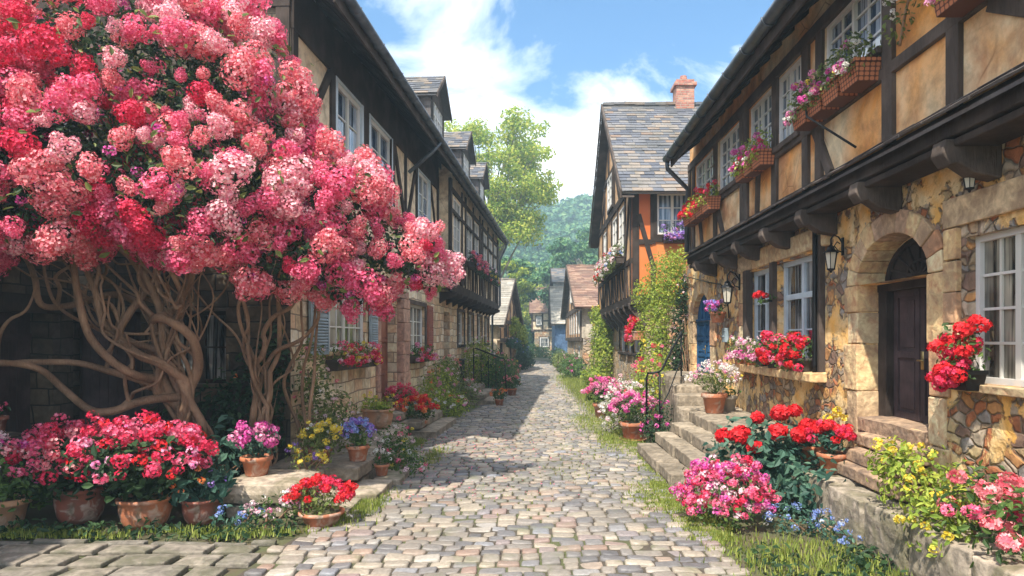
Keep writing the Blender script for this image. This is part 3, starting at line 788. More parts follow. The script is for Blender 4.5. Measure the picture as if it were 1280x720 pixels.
# ================================================================== LEFT TIMBERED HOUSE
FL = Frame((-3.8, 0, 0), (.0587, .998, 0), (.998, -.0587, 0))
RZL = -math.atan(.0588)
LU0, LU1 = 9.2, 31.6; JU = 19.3; JN = .35
LH = empty('timbered_house', FL(LU0, 0), RZL, 'long left house with dark beams, cream panels, sandstone ground floor and three roof dormers', 'house')
gw = [(10.55, 12.6, 1.72, 2.85), (13.45, 14.75, .5, 2.62), (15.75, 17.55, 1.62, 2.75), (20.2, 21.2, .62, 2.75), (22.6, 23.9, 1.75, 2.85), (24.8, 26.1, 1.75, 2.85), (27.3, 28.6, 1.75, 2.85), (29.6, 30.8, 1.75, 2.85)]
obj('wall', wall(FL, LU0, LU1, 0, 3.4, gw, .24), M['ashlar'], LH)
uw = [(10.95, 12.2, 4.65, 6.08), (12.75, 14.2, 4.65, 6.08), (16.75, 18.0, 4.65, 6.08)]
wb = wall(FL, LU0, JU, 3.4, 6.9, uw, .14)
jw = [(19.85, 21.1, 4.5, 6.05), (22.2, 23.6, 4.55, 6.1), (23.85, 25.2, 4.55, 6.1), (26.3, 27.7, 4.55, 6.1), (28.0, 29.4, 4.55, 6.1), (30.0, 31.1, 4.55, 6.1)]
wall(FL, JU, LU1, 3.4, 6.74, jw, .14, wb, JN)
FLn = Frame(FL(LU0, 0, 0), -FL.N, -FL.U)        # near gable, u going away from the street
obj('wall', wb, M['cream'], LH); wb = MB(); wall(FLn, 0, 6.5, 3.4, 6.5, (), .2, wb)
P = FLn
wb.add([tuple(P(0, 6.5)), tuple(P(6.5, 6.5)), tuple(P(3.25, 9.7))], [(0, 2, 1)])
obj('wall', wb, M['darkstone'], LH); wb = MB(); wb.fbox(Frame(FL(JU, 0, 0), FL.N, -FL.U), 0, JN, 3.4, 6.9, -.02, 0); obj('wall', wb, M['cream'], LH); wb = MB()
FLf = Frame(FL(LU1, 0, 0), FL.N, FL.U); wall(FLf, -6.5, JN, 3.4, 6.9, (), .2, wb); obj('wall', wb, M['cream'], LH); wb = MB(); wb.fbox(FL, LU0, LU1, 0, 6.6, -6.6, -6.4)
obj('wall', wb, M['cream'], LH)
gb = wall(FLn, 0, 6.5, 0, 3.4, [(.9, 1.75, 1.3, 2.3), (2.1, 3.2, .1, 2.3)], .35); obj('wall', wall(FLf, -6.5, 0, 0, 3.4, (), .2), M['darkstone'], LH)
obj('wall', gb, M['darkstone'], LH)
door(LH, FLn, 2.1, 3.2, .1, 2.3, -.3, 'door_dark', 1, 3, True, True)
window(LH, FLn, .9, 1.75, 1.3, 2.3, 1, 2, 0, .2, 'glass', 'timber')
# dark timbers of the upper floor
sg = []
def post(u, a=3.5, b=6.5, w=.17): sg.append((u, a, u, b, w))
for u in (9.3, 15.5, 16.6, 18.12, 19.2): post(u)
for u in (10.82, 12.47, 14.34): post(u, 4.5, 6.3, .3)
sg += [(9.2, 3.5, 19.2, 3.5, .22), (9.2, 4.52, 19.2, 4.52, .15), (9.2, 6.48, 19.2, 6.48, .76), (9.45, 4.6, 10.7, 6.15, .14), (14.45, 6.1, 15.4, 4.6, .14), (15.6, 4.6, 16.5, 6.1, .13),
       (9.45, 3.6, 10.7, 4.45, .13), (10.95, 4.45, 12.2, 3.6, .13), (12.75, 3.6, 14.2, 4.45, .13), (14.5, 4.45, 15.4, 3.6, .13), (15.6, 3.6, 16.5, 4.45), (16.7, 4.45, 18.0, 3.6), (18.2, 3.6, 19.1, 4.45, .13), (18.2, 6.1, 19.1, 4.6, .13)]
timbers('timber_frame', FL, sg, LH)
sg = []
for u in (19.38, 21.3, 22.0, 23.72, 25.35, 26.15, 27.85, 29.65, 31.25, 31.52): post(u, 3.4, 6.5, .19)
sg += [(19.3, 3.42, 31.6, 3.42, .28), (19.3, 4.38, 31.6, 4.38, .17), (19.3, 6.2, 31.6, 6.2, .14), (19.3, 5.62, 22.0, 5.62, .1), (22, 5.62, 31.6, 5.62, .07)]
for a, b in ((19.5, 21.2), (21.4, 21.95)): sg += [(a, 3.55, b, 4.3, .12), (a, 4.3, b, 3.55, .12)]
for u in (22.5, 23.0, 23.4, 24.2, 24.7, 26.6, 27.1, 28.3, 28.8, 30.3, 30.8): sg.append((u, 3.55, u+rnd(-.12, .12), 4.3, .09))
for a, b in ((25.45, 26.05),): sg += [(a, 3.55, b, 6.1, .12), (a, 6.1, b, 3.6, .1)]
timbers('timber_frame', FL, sg, LH, n=JN)
sg = [(u, 3.4, u, 6.4 + min(u, 6.5-u)*.95, .2) for u in (.1, 1.3, 2.6, 3.9, 5.2, 6.4)] + [(0, 3.45, 6.5, 3.45, .25), (0, 4.9, 6.5, 4.9, .16), (0, 6.5, 6.5, 6.5, .2), (.2, 3.6, 1.2, 4.8), (1.4, 6.3, 2.5, 5)]
timbers('timber_frame', FLn, sg, LH)
# jetty brackets
jb = MB()
for i in range(12):
    u = 19.5+i*1.05
    pts = [FL(u, 3.28, 0), FL(u, 3.28, JN+.16), FL(u, 3.17, JN+.14), FL(u, 3.04, .12), FL(u, 2.95, 0)]
    jb.prism(pts, FL.U*.16)
each('bracket', jb, M['timber'], LH, bevel=.01)
# roof: eaves n=.72 z=6.5
E = .72
roof(LH, 'roof', FL(LU0-.3, 6.5, E), FL.U, -FL.N+Z*.97, LU1-LU0+.6, 5.6, M and 'slate', .34, .25)
roof(LH, 'roof', FL(LU0-.3, 6.5, -7.3), FL.U, FL.N+Z*.97, LU1-LU0+.6, 5.6, 'slate', .5, .5)
sb = MB()
for i in range(52):
    u = LU0-.2+i*.485
    if u > LU1+.2: break
    sb.obox(FL(u, 6.36, E-.04), FL.U*.1, -FL.N*1.0+Z*.93, Z*.1)
each('rafter', sb, M['timber'], LH)
sb = MB()
for k in range(5): sb.obox(FL(LU0-.28, 6.47+k*.155*.97, E-.05-k*.155), FL.U*(LU1-LU0+.55), (-FL.N+Z*.97)*.148, Z*.02)
sb.fbox(FL, LU0-.3, LU1+.28, 6.3, 6.47, E-.03, E+.0)
obj('soffit', sb, M['soffit'], LH)
gutter(LH, FL(LU0-.3, 6.5, E+.08), FL(LU1+.3, 6.46, E+.08), .08, 'lead', 20)
dp = MB(); dp.tube([FL(LU1+.1, 6.4, E+.08), FL(LU1+.1, 6.2, E), FL(LU1+.06, 5.6, JN+.1), FL(LU1+.06, 3.5, JN+.1), FL(LU1+.06, 3.0, .1), FL(LU1+.06, .1, .1)], .05, 8)
dp.tube([FL(15.6, 6.42, E+.08), FL(15.6, 6.2, E-.1), FL(15.45, 5.7, .1)], .045, 8)
each('downpipe', dp, M['lead'], LH, True)
ch = MB(); ch.fbox(FL, 19.45, 19.6, 3.2, 3.3, 0, .1)
# windows of the left house
w = window(LH, FL, *gw[0], 3, 3, 0, .1, 'glass_warm', 'white', 2, .06, 'dressed'); shutter(w, FL, 9.75, 10.48, 1.68, 2.85, 'shutter_grey'); shutter(w, FL, 12.66, 13.12, 1.68, 2.85, 'shutter_grey')
w = window(LH, FL, *gw[2], 2, 3, 0, .1, 'glass_warm', 'white', 2, .06, 'dressed', 'y', 'timber_grey'); shutter(w, FL, 17.72, 18.35, 1.6, 2.8, 'shutter_red')
for o in gw[4:]: window(LH, FL, *o, 1, 3, 0, .1, 'glass', 'white', 2, .06, 'timber', 'y', 'timber_grey')
door(LH, FL, 13.5, 14.7, .5, 2.6, -.2, 'door_red', 1, 3)
door(LH, FL, 20.22, 21.18, .62, 2.72, -.2, 'door_red', 1, 3)
pr = MB()
v = .5
while v < 2.75:
    h = rnd(.28, .42); h = min(h, 2.8-v)
    pr.fbox(FL, 14.78, 15.35+rnd(-.04, .04), v+.004, v+h-.004, -.02, .16+rnd(-.012, .012), .006); pr.fbox(FL, 13.2-rnd(0, .04), 13.42, v+.004, v+h-.004, -.02, .05, .004); v += h
pr.fbox(FL, 13.15, 15.4, 2.63+.18, 2.98, -.02, .12)
obj('door_surround', pr, M['dressed_pink'], LH, bevel=.014)
for o in uw: window(LH, FL, *o, 1, 3, 0, .03, 'glass_blue', 'white', 2, .08, 'timber', 'y', 'white_blue')
for i, o in enumerate(jw): window(LH, FL, *o, 2, 4, JN, .04, 'glass_blue', 'white', 2, .05)
# dormers
for (a, b) in ((18.0, 19.7), (23.0, 24.7), (27.2, 28.8)):
    d = MB(); zt = 8.45; zr = 9.12; uc = (a+b)/2
    wall(FL, a, b, 6.7, zt, [(a+.22, b-.22, 7.35, 8.3)], .1, d, .1)
    d.add([tuple(FL(a, zt, .1)), tuple(FL(b, zt, .1)), tuple(FL(uc, zr, .1))], [(0, 1, 2)])
    D = obj('dormer', d, M['timber'], LH)
    window(D, FL, a+.22, b-.22, 7.35, 8.3, 2, 3, .1, .04, 'glass_blue', 'white', 2, .05) if False else None
    gl = MB(); gl.fbox(FL, a+.22, b-.22, 7.35, 8.3, .02, .04); obj('window', gl, M['glass_blue'], D)
    fr = MB()
    for k in range(5): uu = a+.22+(b-a-.44)*k/4; fr.fbox(FL, uu-.025, uu+.025, 7.35, 8.3, .035, .09)
    for k in range(4): vv = 7.35+.95*k/3; fr.fbox(FL, a+.2, b-.2, vv-.022, vv+.022, .036, .087)
    obj('window_frame', fr, M['white'], D)
    for uu, sg_ in ((a, -1), (b, 1)):
        ck = MB()
        r_ = 0; v = 6.9
        while v < zt-.02:
            n1 = .08; n0 = max(-2.2, -(v-6.5)/.97+E-.1)
            n = n0
            while n < n1-.03:
                l_ = min(rnd(.16, .3), n1-n)
                ck.obox(FL(uu, v, n), FL.N*(l_-.006), Z*.16, FL.U*sg_*(.02+rnd(0, .012))); n += l_
            v += .13
        ck.obox(FL(uu, 6.9, -2), FL.N*2.08, Z*(zt-6.9), FL.U*sg_*.005)
        obj('cheek', ck, M['shingle'], D)
    rf = MB(); Ls = math.hypot((b-a)/2+.2, zr-zt+.12)
    for sgn in (-1, 1):
        A = FL(uc+sgn*((b-a)/2+.2), zt-.1, .28); S = -FL.U*sgn*((b-a)/2+.2)+Z*(zr-zt+.16); Ld = S.length
        rf.obox(A-Z*.05, -FL.N*2.6, S, Z*.04); tiles(rf, A, -FL.N, S, 2.6, Ld, .24, .17)
    obj('dormer_roof', rf, M['slate'], D)
    bg = MB()
    for sgn in (-1, 1): bg.obox(FL(uc+sgn*((b-a)/2+.22), zt-.2, .27), -FL.U*sgn*((b-a)/2+.22)+Z*(zr-zt+.16), Z*.13, FL.N*.03)
    obj('barge_board', bg, M['timber_grey'], D)

# dark stone wing set back behind the shrub
FW = Frame((-6.2, 0, 0), (0, 1, 0), (1, 0, 0))
WG = empty('stone_outbuilding', (-6.2, 2, 0), 0, 'dark old stone building set back at far left behind the twisted vine stems', 'house')
wm = wall(FW, 1, 9.19, 0, 4.6, [(7.9, 8.8, .1, 2.25), (6.2, 7.0, 1.25, 2.2), (4.2, 5.2, .1, 2.2)], .35); wm.fbox(FW, 1, 9.19, 0, 4.6, -4, -3.8)
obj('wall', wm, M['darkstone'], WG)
door(WG, FW, 7.9, 8.8, .1, 2.25, -.3, 'door_dark', 1, 3, True, True); door(WG, FW, 4.2, 5.2, .1, 2.2, -.3, 'door_dark', 1, 3, True, True)
window(WG, FW, 6.2, 7.0, 1.25, 2.2, 2, 2, 0, .2, 'glass', 'timber_grey', 1, .05, 'dressed_dark')
roof(WG, 'roof', (-5.85, .9, 4.5), (0, 1, 0), (-1, 0, .8), 8.29, 3.0, 'slate', .3, .22)
timbers('lintel', FW, [(7.7, 2.35, 9.0, 2.35, .22), (4.0, 2.32, 5.4, 2.32, .22), (6.0, 2.3, 7.2, 2.3, .18)], WG, th=.05)

# ================================================================== RIGHT STONE HOUSE
FR = Frame((3.6, 0, 0), (0, 1, 0), (-1, 0, 0))
RH = empty('stone_house', (3.6, 3, 0), 0, 'right house of flaking plaster and rubble stone with an overhanging timbered upper floor', 'house')
DU, DH, DS, DR = 6.80, .67, 2.50, .46       # arched oak door
BU, BH, BS, BR = 14.35, .72, 2.30, .58     # arched blue door
gwR = [(8.58, 9.96, 1.52, 3.02), (10.16, 11.28, 1.52, 3.02), (4.65, 5.62, 1.55, 2.75)]
ops = gwR + [(DU-DH, DU+DH, 1.06, DS)] + arch_strips(DU, DH, DS, DR) + [(BU-BH, BU+BH, 1.2, BS)] + arch_strips(BU, BH, BS, BR)
obj('wall', wall(FR, 1, 16.2, 0, 3.62, ops, .28), M['rubble'], RH)
for (a, b) in ((7.95, 16.2), (1, 5.45)):
    u = a; pb = MB()
    while u < b:
        l = min(rnd(.3, .6), b-u)
        for v0 in (0, .3):
            pb.fbox(FR, u+.008+(.1 if v0 else 0), u+l-.008, v0+.005, v0+.29+rnd(-.03, .01), -.03, .05+rnd(-.015, .025), .018)
        u += l
    obj('plinth', pb, M['dressed_dark'], RH, bevel=.025)
UN = .35
uwR = [(12.15, 13.45, 4.42, 5.32), (10.6, 11.75, 4.42, 5.32), (9.2, 10.1, 4.42, 5.32), (8.2, 8.95, 4.42, 5.32), (6.3, 7.5, 4.6, 5.35), (3.9, 5.1, 4.6, 5.35)]
wu = wall(FR, 1, 14.0, 3.62, 5.9, uwR, .12, None, UN)
obj('wall', wu, M['ochre'], RH); wu = MB()
FRf = Frame((0, 14.0, 0), (1, 0, 0), (0, 1, 0)); wall(FRf, 3.25, 9.5, 3.5, 5.9, (), .1, wu); obj('wall', wu, M['ochre'], RH); wu = MB(); wu.fbox(FR, 1, 14, 0, 6, -6, -5.8); obj('wall', wu, M['ochre'], RH); wu = MB()
FRg = Frame((0, 16.2, 0), (1, 0, 0), (0, 1, 0)); wall(FRg, 3.6, 9.5, 0, 3.62, (), .1, wu)
wu.box(3.62, 9.5, 13.99, 16.19, 3.55, 3.62)
obj('wall', wu, M['ochre'], RH)
for i, o in enumerate(gwR):
    if i < 2: window(RH, FR, *o, 1, 3, 0, .12, 'glass', 'white_blue', 2, .07, None, None, transom=.66)
    else: window(RH, FR, *o, 2, 4, 0, .1, 'glass_warm', 'white', 2, .05, 'dressed')
for i, o in enumerate(uwR): window(RH, FR, *o, 2, 4, UN, .035, 'glass_blue', 'white', 2 if i < 2 else 2, .045, 'timber_grey')
# stone and timber dressings round the paired window
sd = MB()
v = 1.5
while v < 3.0:
    h = rnd(.28, .45); h = min(h, 3.05-v); sd.fbox(FR, 11.4, 11.72+rnd(-.05, .05), v+.004, v+h-.004, -.02, .05, .008); v += h
sd.fbox(FR, 11.0, 11.7, 3.05, 3.3, -.02, .055, .01); sd.fbox(FR, 9.7, 10.99, 3.05, 3.33, -.02, .05, .01); sd.fbox(FR, 8.2, 9.69, 3.05, 3.31, -.02, .06, .01)
sd.fbox(FR, 8.3, 11.6, 1.38, 1.5, -.02, .2, .01)
obj('window_surround', sd, M['dressed'], RH, bevel=.014)
timbers('mullion', FR, [(11.32, 1.5, 11.32, 3.05, .16), (10.06, 1.5, 10.06, 3.05, .15), (8.44, 1.5, 8.44, 3.2, .2)], RH, 'timber_grey', th=.07)
sd = MB()
for k in range(5): sd.fbox(FR, 5.7, 5.88, 1.5+k*.27, 1.5+k*.27+.262, -.02, .05, .006)
sd.fbox(FR, 4.4, 5.9, 2.86, 3.1, -.02, .05, .01)
obj('window_surround', sd, M['dressed'], RH, bevel=.012)
# arched oak door
arch_surround(RH, FR, DU, DH, .45, DS, DR, .24, -.28, .035, 'dressed', 11, .42)
dd = door(RH, FR, DU-.5, DU+.5, 1.08, 2.42, -.30, 'door_dark', 2, 2)
df = MB()
df.fbox(FR, DU-DH-.02, DU-.5, 1.06, DS, -.4, -.2); df.fbox(FR, DU+.5, DU+DH+.02, 1.06, DS, -.4, -.2); df.fbox(FR, DU-DH, DU+DH, 2.42, 2.53, -.39, -.19)
pts = [FR(DU-DH*math.cos(math.pi*k/16), DS+DR*math.sin(math.pi*k/16), -.4) for k in range(17)]; df.prism(pts, FR.N*.12)
for k in range(1, 8):
    a = math.pi*k/8; df.bar(FR(DU, DS+.03, -.27), FR(DU-(DH-.1)*math.cos(a), DS+(DR-.06)*math.sin(a), -.27), .03, .03)
df.tube([FR(DU-(DH-.08)*math.cos(math.pi*k/16), DS+(DR-.05)*math.sin(math.pi*k/16), -.27) for k in range(17)], .035, 6)
df.tube([FR(DU-.22*math.cos(math.pi*k/10), DS+.02+.18*math.sin(math.pi*k/10), -.27) for k in range(11)], .02, 6)
obj('door_frame', df, M['timber'], RH, bevel=.006)
sl = MB(); sl.rough(3.55, 4.0, DU-DH, DU+DH, .9, 1.075, .1, .015, 4); obj('door_sill', sl, M['dressed_dark'], RH)
# blue arched door
arch_surround(RH, FR, BU, BH, .85, BS, BR, .30, -.28, .035, 'dressed', 11, .45)
bd = door(RH, FR, BU-.71, BU+.71, 1.2, BS, -.07, 'blue_door', 2, 3)
bf = MB(); pts = [FR(BU-BH*math.cos(math.pi*k/14), BS+BR*math.sin(math.pi*k/14), -.17) for k in range(15)]; bf.prism(pts, FR.N*.1)
bf.fbox(FR, BU-.71, BU+.71, BS-.03, BS+.05, -.12, -.03)
for k in (-.3, 0, .3): bf.fbox(FR, BU+k-.03, BU+k+.03, BS+.05, BS+BR*.75, -.07, -.045)
obj('transom', bf, M['blue_door'], RH, bevel=.005)
# timbers of the upper floor
sg = []
for u in (13.93, 13.6, 12.0, 10.45, 10.25, 9.05, 8.02, 7.65, 6.15, 5.2, 3.75): sg.append((u, 3.66, u+rnd(-.03, .03), 5.5, .17))
sg += [(1, 4.34, 14, 4.34, .11), (1, 5.42, 14, 5.42, .15), (7.75, 4.3, 7.35, 3.7, .11), (11.9, 4.28, 11.5, 3.7, .1), (12.9, 3.7, 13.1, 4.28, .08), (9.75, 3.7, 9.7, 4.28, .08), (3.8, 3.7, 4.8, 4.28, .12)]
timbers('timber_frame', FR, sg, RH, 'timber_grey', n=UN)
jb = MB(); jb.fbox(FR, 1, 14.02, 3.45, 3.60, .0, UN+.05, .01); jb.fbox(FR, 1, 14.0, 3.38, 3.45, .02, UN+.02, .008)
obj('jetty_beam', jb, M['timber'], RH, bevel=.015)
sk = MB(); tiles(sk, FR(1, 3.60, UN+.14), FR.U, -FR.N*.14+Z*.12, 13.05, .19, .3, .1, .02); sk.obox(FR(1, 3.545, UN+.12), FR.U*13.04, -FR.N*.13+Z*.11, Z*.03)
obj('skirt_roof', sk, M['shingle'], RH)
gg = MB()
for u in (13.2, 11.9, 10.6, 9.3, 8.0, 6.6, 5.2, 3.8):
    pts = [FR(u, 3.44, 0), FR(u, 3.44, UN+.09), FR(u, 3.33, UN+.11), FR(u, 3.24, UN+.05), FR(u, 3.26, UN-.02), FR(u, 3.18, UN-.14), FR(u, 3.14, 0)]
    gg.prism(pts, FR.U*.17)
each('corbel', gg, M['timber_grey'], RH, bevel=.014)
# cables and downpipe under the jetty
cb = MB(); cb.tube([FR(8.42, 3.4, .1), FR(8.42, 3.1, .10), FR(8.42, 1.6, .10), FR(8.42, 1.5, .10)], .03, 8)
cb.tube([FR(15.9, 3.4, .06), FR(13.6, 3.05, .05), FR(12.8, 2.95, .05), FR(12.4, 2.75, .04), FR(12.3, 2.3, .04)], .012, 6)
cb.tube([FR(8.0, 4.9, UN+.05), FR(7.3, 4.3, UN+.3), FR(6.7, 3.8, UN+.06)], .012, 6)
each('pipe', cb, M['iron'], RH, True)
# roof
EN = .85
roof(RH, 'roof', FR(1, 5.52, EN), FR.U, -FR.N+Z*.85, 12.55, 5.8, 'slate', .34, .25); roof(RH, 'roof', FR(1, 5.52, -7.5), FR.U, FR.N+Z*.85, 12.55, 5.8, 'slate', .6, .5)
sb = MB()
for i in range(30):
    u = 1.1+i*.43
    if u < 13.4: sb.obox(FR(u, 5.36, EN-.03), FR.U*.1, -FR.N*.6+Z*.48, Z*.1)
each('rafter', sb, M['timber'], RH)
sb = MB()
for k in range(5): sb.obox(FR(1, 5.50+k*.135*.85, EN-.04-k*.135), FR.U*12.5, (-FR.N+Z*.85)*.128, Z*.02)
sb.fbox(FR, 1, 13.5, 5.33, 5.5, EN-.03, EN)
obj('soffit', sb, M['soffit'], RH)
gutter(RH, FR(1, 5.55, EN+.08), FR(13.5, 5.5, EN+.08), .085, 'lead', 16)
dp = MB(); dp.tube([FR(13.45, 5.45, EN+.08), FR(13.5, 5.3, EN+.06), FR(13.75, 4.95, UN+.1), FR(13.9, 4.75, UN+.08), FR(13.95, 3.7, UN+.08)], .045, 9)
each('downpipe', dp, M['lead'], RH, True)
mb_ = MB(); mb_.fbox(FR, 12.42, 12.64, 1.86, 2.12, .01, .07); mb_.fbox(FR, 12.45, 12.61, 2.06, 2.08, .07, .08); mb_.lathe(tuple(FR(12.53, 1.96, .075)), [(0, 0), (.03, 0), (.03, .02), (0, .02)], 10)
tag(obj('letter_box', mb_, M['shutter_grey'], None, bevel=.008, origin=FR(12.61, 1.72, 0)), 'small grey metal letter box on the stone wall beside the blue door', 'letter box')

# ================================================================== gabled houses whose ridge runs across the street
def gabled(name, label, FS, u0, u1, base_v, ev, rv, depth, n_up, over, gmat, umat, sidemat, roofmat, gops, uops, jv=None, tw=.4, th=.24, timb='timber', frame_segs=(), side_segs=(), sideops=(), win='glass_blue', tn=0, lowops_trim=None, back=True):
    H = empty(name, FS(u0, 0), math.atan2(FS.U.y, FS.U.x)-math.pi/2, label, 'house')
    jv = jv or ev
    uc = (u0+u1)/2
    obj('wall', wall(FS, u0, u1, 0, jv, gops, .2), M[gmat], H)
    um = MB()
    if jv < ev: wall(FS, u0, u1, jv, ev, uops, .12, um, n_up)
    k = n_up if jv < ev else 0
    um.add([tuple(FS(u0, ev, k)), tuple(FS(u1, ev, k)), tuple(FS(uc, rv, k))], [(0, 1, 2)])
    if back:
        obj('wall', um, M[umat], H); um = MB()
        um.add([tuple(FS(u0, ev, -depth)), tuple(FS(u1, ev, -depth)), tuple(FS(uc, rv, -depth))], [(0, 1, 2)])
        wall(FS, u0, u1, 0, ev, (), .1, um, -depth)
    obj('wall', um, M[umat], H)
    for uu, sgn in ((u0, -1), (u1, 1)):
        Fs = Frame(FS(uu, 0, 0), -FS.N, FS.U*sgn)
        sm = wall(Fs, 0, depth, 0, jv, (), .1)
        obj('wall', sm, M[gmat], H)
        if jv < ev: obj('wall', wall(Fs, -n_up, depth, jv, ev, sideops if sgn < 0 else (), .12), M[sidemat], H)
    if jv < ev and n_up > 0:
        fl = MB(); fl.fbox(FS, u0, u1, jv-.02, jv, 0, n_up); obj('jetty_floor', fl, M['soffit'], H)
    if frame_segs: timbers('timber_frame', FS, frame_segs, H, timb, n=k)
    Fs = Frame(FS(u0, 0, 0), -FS.N, -FS.U)
    if side_segs: timbers('timber_frame', Fs, side_segs, H, timb)
    half = (u1-u0)/2; sl = (rv-ev)/half; oe = .9*over+.2
    for sgn in (-1, 1):
        A = FS(uc+sgn*(half+oe), ev-sl*oe+.05, k+over); S = -FS.U*sgn*(half+oe)+Z*(sl*(half+oe))
        roof(H, 'roof', A, -FS.N, S, depth+k+over, S.length, roofmat, tw, th)
        bb = MB(); bb.obox(A-Z*.16+FS.N*.02, S, Z*.22, FS.N*.04); obj('barge_board', bb, M['timber_grey'], H)
        so = MB(); so.obox(A-Z*.15, S, Z*.02, -FS.N*(over)); obj('soffit', so, M['soffit'], H)
    rg = MB(); i = 0
    while i*.35 < depth+k+over:
        rg.obox(FS(uc-.14, rv+.02+rnd(0, .02), k+over-i*.35), FS.U*.28, -FS.N*.37, Z*.09, .012); i += 1
    obj('ridge_tiles', rg, M[roofmat], H)
    return H, Fs

FS2 = Frame((3.1, 0, 0), (0, 1, 0), (-1, 0, 0)); JV = 2.95; N2 = .4
u0, u1 = 18.4, 27.4; uc = 22.9; ev, rv = 6.15, 9.75
def gl(u): return ev+(rv-ev)*(1-abs(u-uc)/4.5)
fs = [(u, JV, u, ev, .18) for u in (18.5, 19.6, 21.3, 22.9, 24.3, 25.7, 27.3)]
fs += [(18.4, JV+.02, 27.4, JV+.02, .26), (18.4, 4.05, 27.4, 4.05, .16), (18.4, 6.1, 27.4, 6.1, .22), (20.2, 7.55, 25.6, 7.55, .17), (21.6, 8.7, 24.2, 8.7, .13)]
fs += [(u, 6.1, u, gl(u)-.15, .15) for u in (19.6, 20.8, 22.1, 23.7, 25.0, 26.2)] + [(19.7, 6.2, 20.9, 7.4, .13), (26.1, 6.2, 24.9, 7.4, .13), (20.9, 6.2, 22.0, 7.4, .12), (22.9, 8.7, 22.9, 9.6, .14)]
fs += [(19.0, 3.1, 19.3, 3.95, .11), (19.9, 3.1, 20.3, 3.95, .1), (20.9, 3.95, 20.5, 3.1, .1), (21.7, 3.1, 22.1, 3.95, .1), (22.6, 3.95, 22.3, 3.1, .1), (23.3, 3.1, 23.9, 3.95, .1), (24.6, 3.95, 25.2, 3.1, .1), (26, 3.1, 26.8, 3.95, .1), (18.6, 6, 19.5, 4.2, .12)]
ss = [(u, JV, u, ev, .2) for u in (-.3, 1.3, 2.6, 3.9, 5.2)]+[(.17, 4.5, .17, ev, .13)] + [(-.4, 3.0, 5.5, 3.0, .28), (-.4, 6.05, 5.5, 6.05, .28), (-.2, 4.55, .15, 4.55, .14), (-.22, 5.3, .2, 3.8, .13), (.1, 4.62, 1.3, 4.62, .14), (.15, 5.98, 1.3, 5.98, .1), (.17, 2.95, .17, 3.9, .13)]
O2, FC2 = gabled('orange_timbered_house', 'tall house with orange panels, steep tiled roof and gable facing the street, right side', FS2, u0, u1, 0, ev, rv, 7, N2, .32,
   'rubble_base', 'pale_orange', 'orange', 'slate', [(19.3, 20.7, 1.5, 2.7), (21.0, 22.0, 1.5, 2.7), (22.4, 23.8, 1.5, 2.7)], [(19.75, 21.1, 4.25, 5.85), (21.5, 22.75, 4.25, 5.85), (24.45, 25.6, 4.25, 5.85)], JV, .32, .20, 'timber', fs, ss, [(.28, 1.12, 4.75, 5.88)])
for o in [(19.3, 20.7, 1.5, 2.7), (21.0, 22.0, 1.5, 2.7), (22.4, 23.8, 1.5, 2.7)]: window(O2, FS2, *o, 1, 3, 0, .08, 'glass_blue', 'white', 2, .07, 'timber', 'y')
for o in [(19.75, 21.1, 4.25, 5.85), (21.5, 22.75, 4.25, 5.85), (24.45, 25.6, 4.25, 5.85)]: window(O2, FS2, *o, 1, 4, N2, .03, 'glass_blue', 'white', 2, .06)
window(O2, FS2, 22.25, 23.55, 6.35, 7.4, 1, 3, N2+.05, -.01, 'glass_blue', 'white', 2, .07, None, 'y')
window(O2, FC2, .28, 1.12, 4.75, 5.88, 1, 3, 0, .05, 'glass_blue', 'white', 2, .06, None, 'y')
br = MB()
for i in range(8):
    u = 18.5+i*1.2
    br.prism([FS2(u, 2.9, 0), FS2(u, 2.9, N2+.08), FS2(u, 2.75, N2+.05), FS2(u, 2.3, .08), FS2(u, 2.2, 0)], FS2.U*.18)
each('bracket', br, M['timber_grey'], O2, bevel=.012)
cm = MB(); cx, cy = 5.1, 22.9
cm.box(cx-.3, cx+.3, cy-.3, cy+.3, 9.3, 10.35); cm.box(cx-.37, cx+.37, cy-.37, cy+.37, 10.35, 10.47); cm.box(cx-.3, cx+.3, cy-.3, cy+.3, 10.47, 10.58); cm.lathe((cx, cy, 10.58), [(.14, 0), (.11, .2), (.08, .2), (.08, 0)], 12)
M['brick'] = m_ashlar('red brick', [(.36,.13,.09),(.44,.18,.12),(.32,.12,.10),(.48,.24,.17)], (.3, .25, .2), .22, .075, .01, .01)
obj('chimney', cm, M['brick'], O2, bevel=.01)

FS3 = Frame((2.4, 0, 0), (0, 1, 0), (-1, 0, 0))
fs = [(u, 2.0, u, 3.55, .2) for u in (32.1, 34, 36, 38, 40, 42, 44, 45.9)]+[(32, 3.5, 46, 3.5, .25), (32, 1.95, 46, 1.95, .2), (34, 3.6, 38.5, 5.5, .18), (44, 3.6, 39.5, 5.5, .18), (39, 3.5, 39, 5.8, .2), (36, 3.5, 36, 4.6, .15), (42, 3.5, 42, 4.6, .15), (35.5, 4.5, 42.5, 4.5, .15)]
O3, F3 = gabled('gabled_cottage', 'cottage with an orange timbered gable and brown tiled roof beyond the tall orange house', FS3, 32, 46, 0, 3.55, 6.1, 7, 0.1, .3,
   'rubble_base', 'pale_orange', 'pale', 'redtile', [(34, 35.6, .9, 1.6), (38, 39.5, .9, 1.6)], [(32.7, 33.8, 2.2, 3.3), (34.4, 35.7, 2.2, 3.3), (36.4, 37.7, 2.2, 3.3), (38.4, 39.7, 2.2, 3.3), (40.4, 41.7, 2.2, 3.3)], 2.0, .4, .3, 'timber_grey', fs)
for o in [(32.7, 33.8, 2.2, 3.3), (34.4, 35.7, 2.2, 3.3), (36.4, 37.7, 2.2, 3.3), (38.4, 39.7, 2.2, 3.3), (40.4, 41.7, 2.2, 3.3)]: window(O3, FS3, *o, 1, 3, .1, .04, 'glass_blue', 'white', 2, .07)
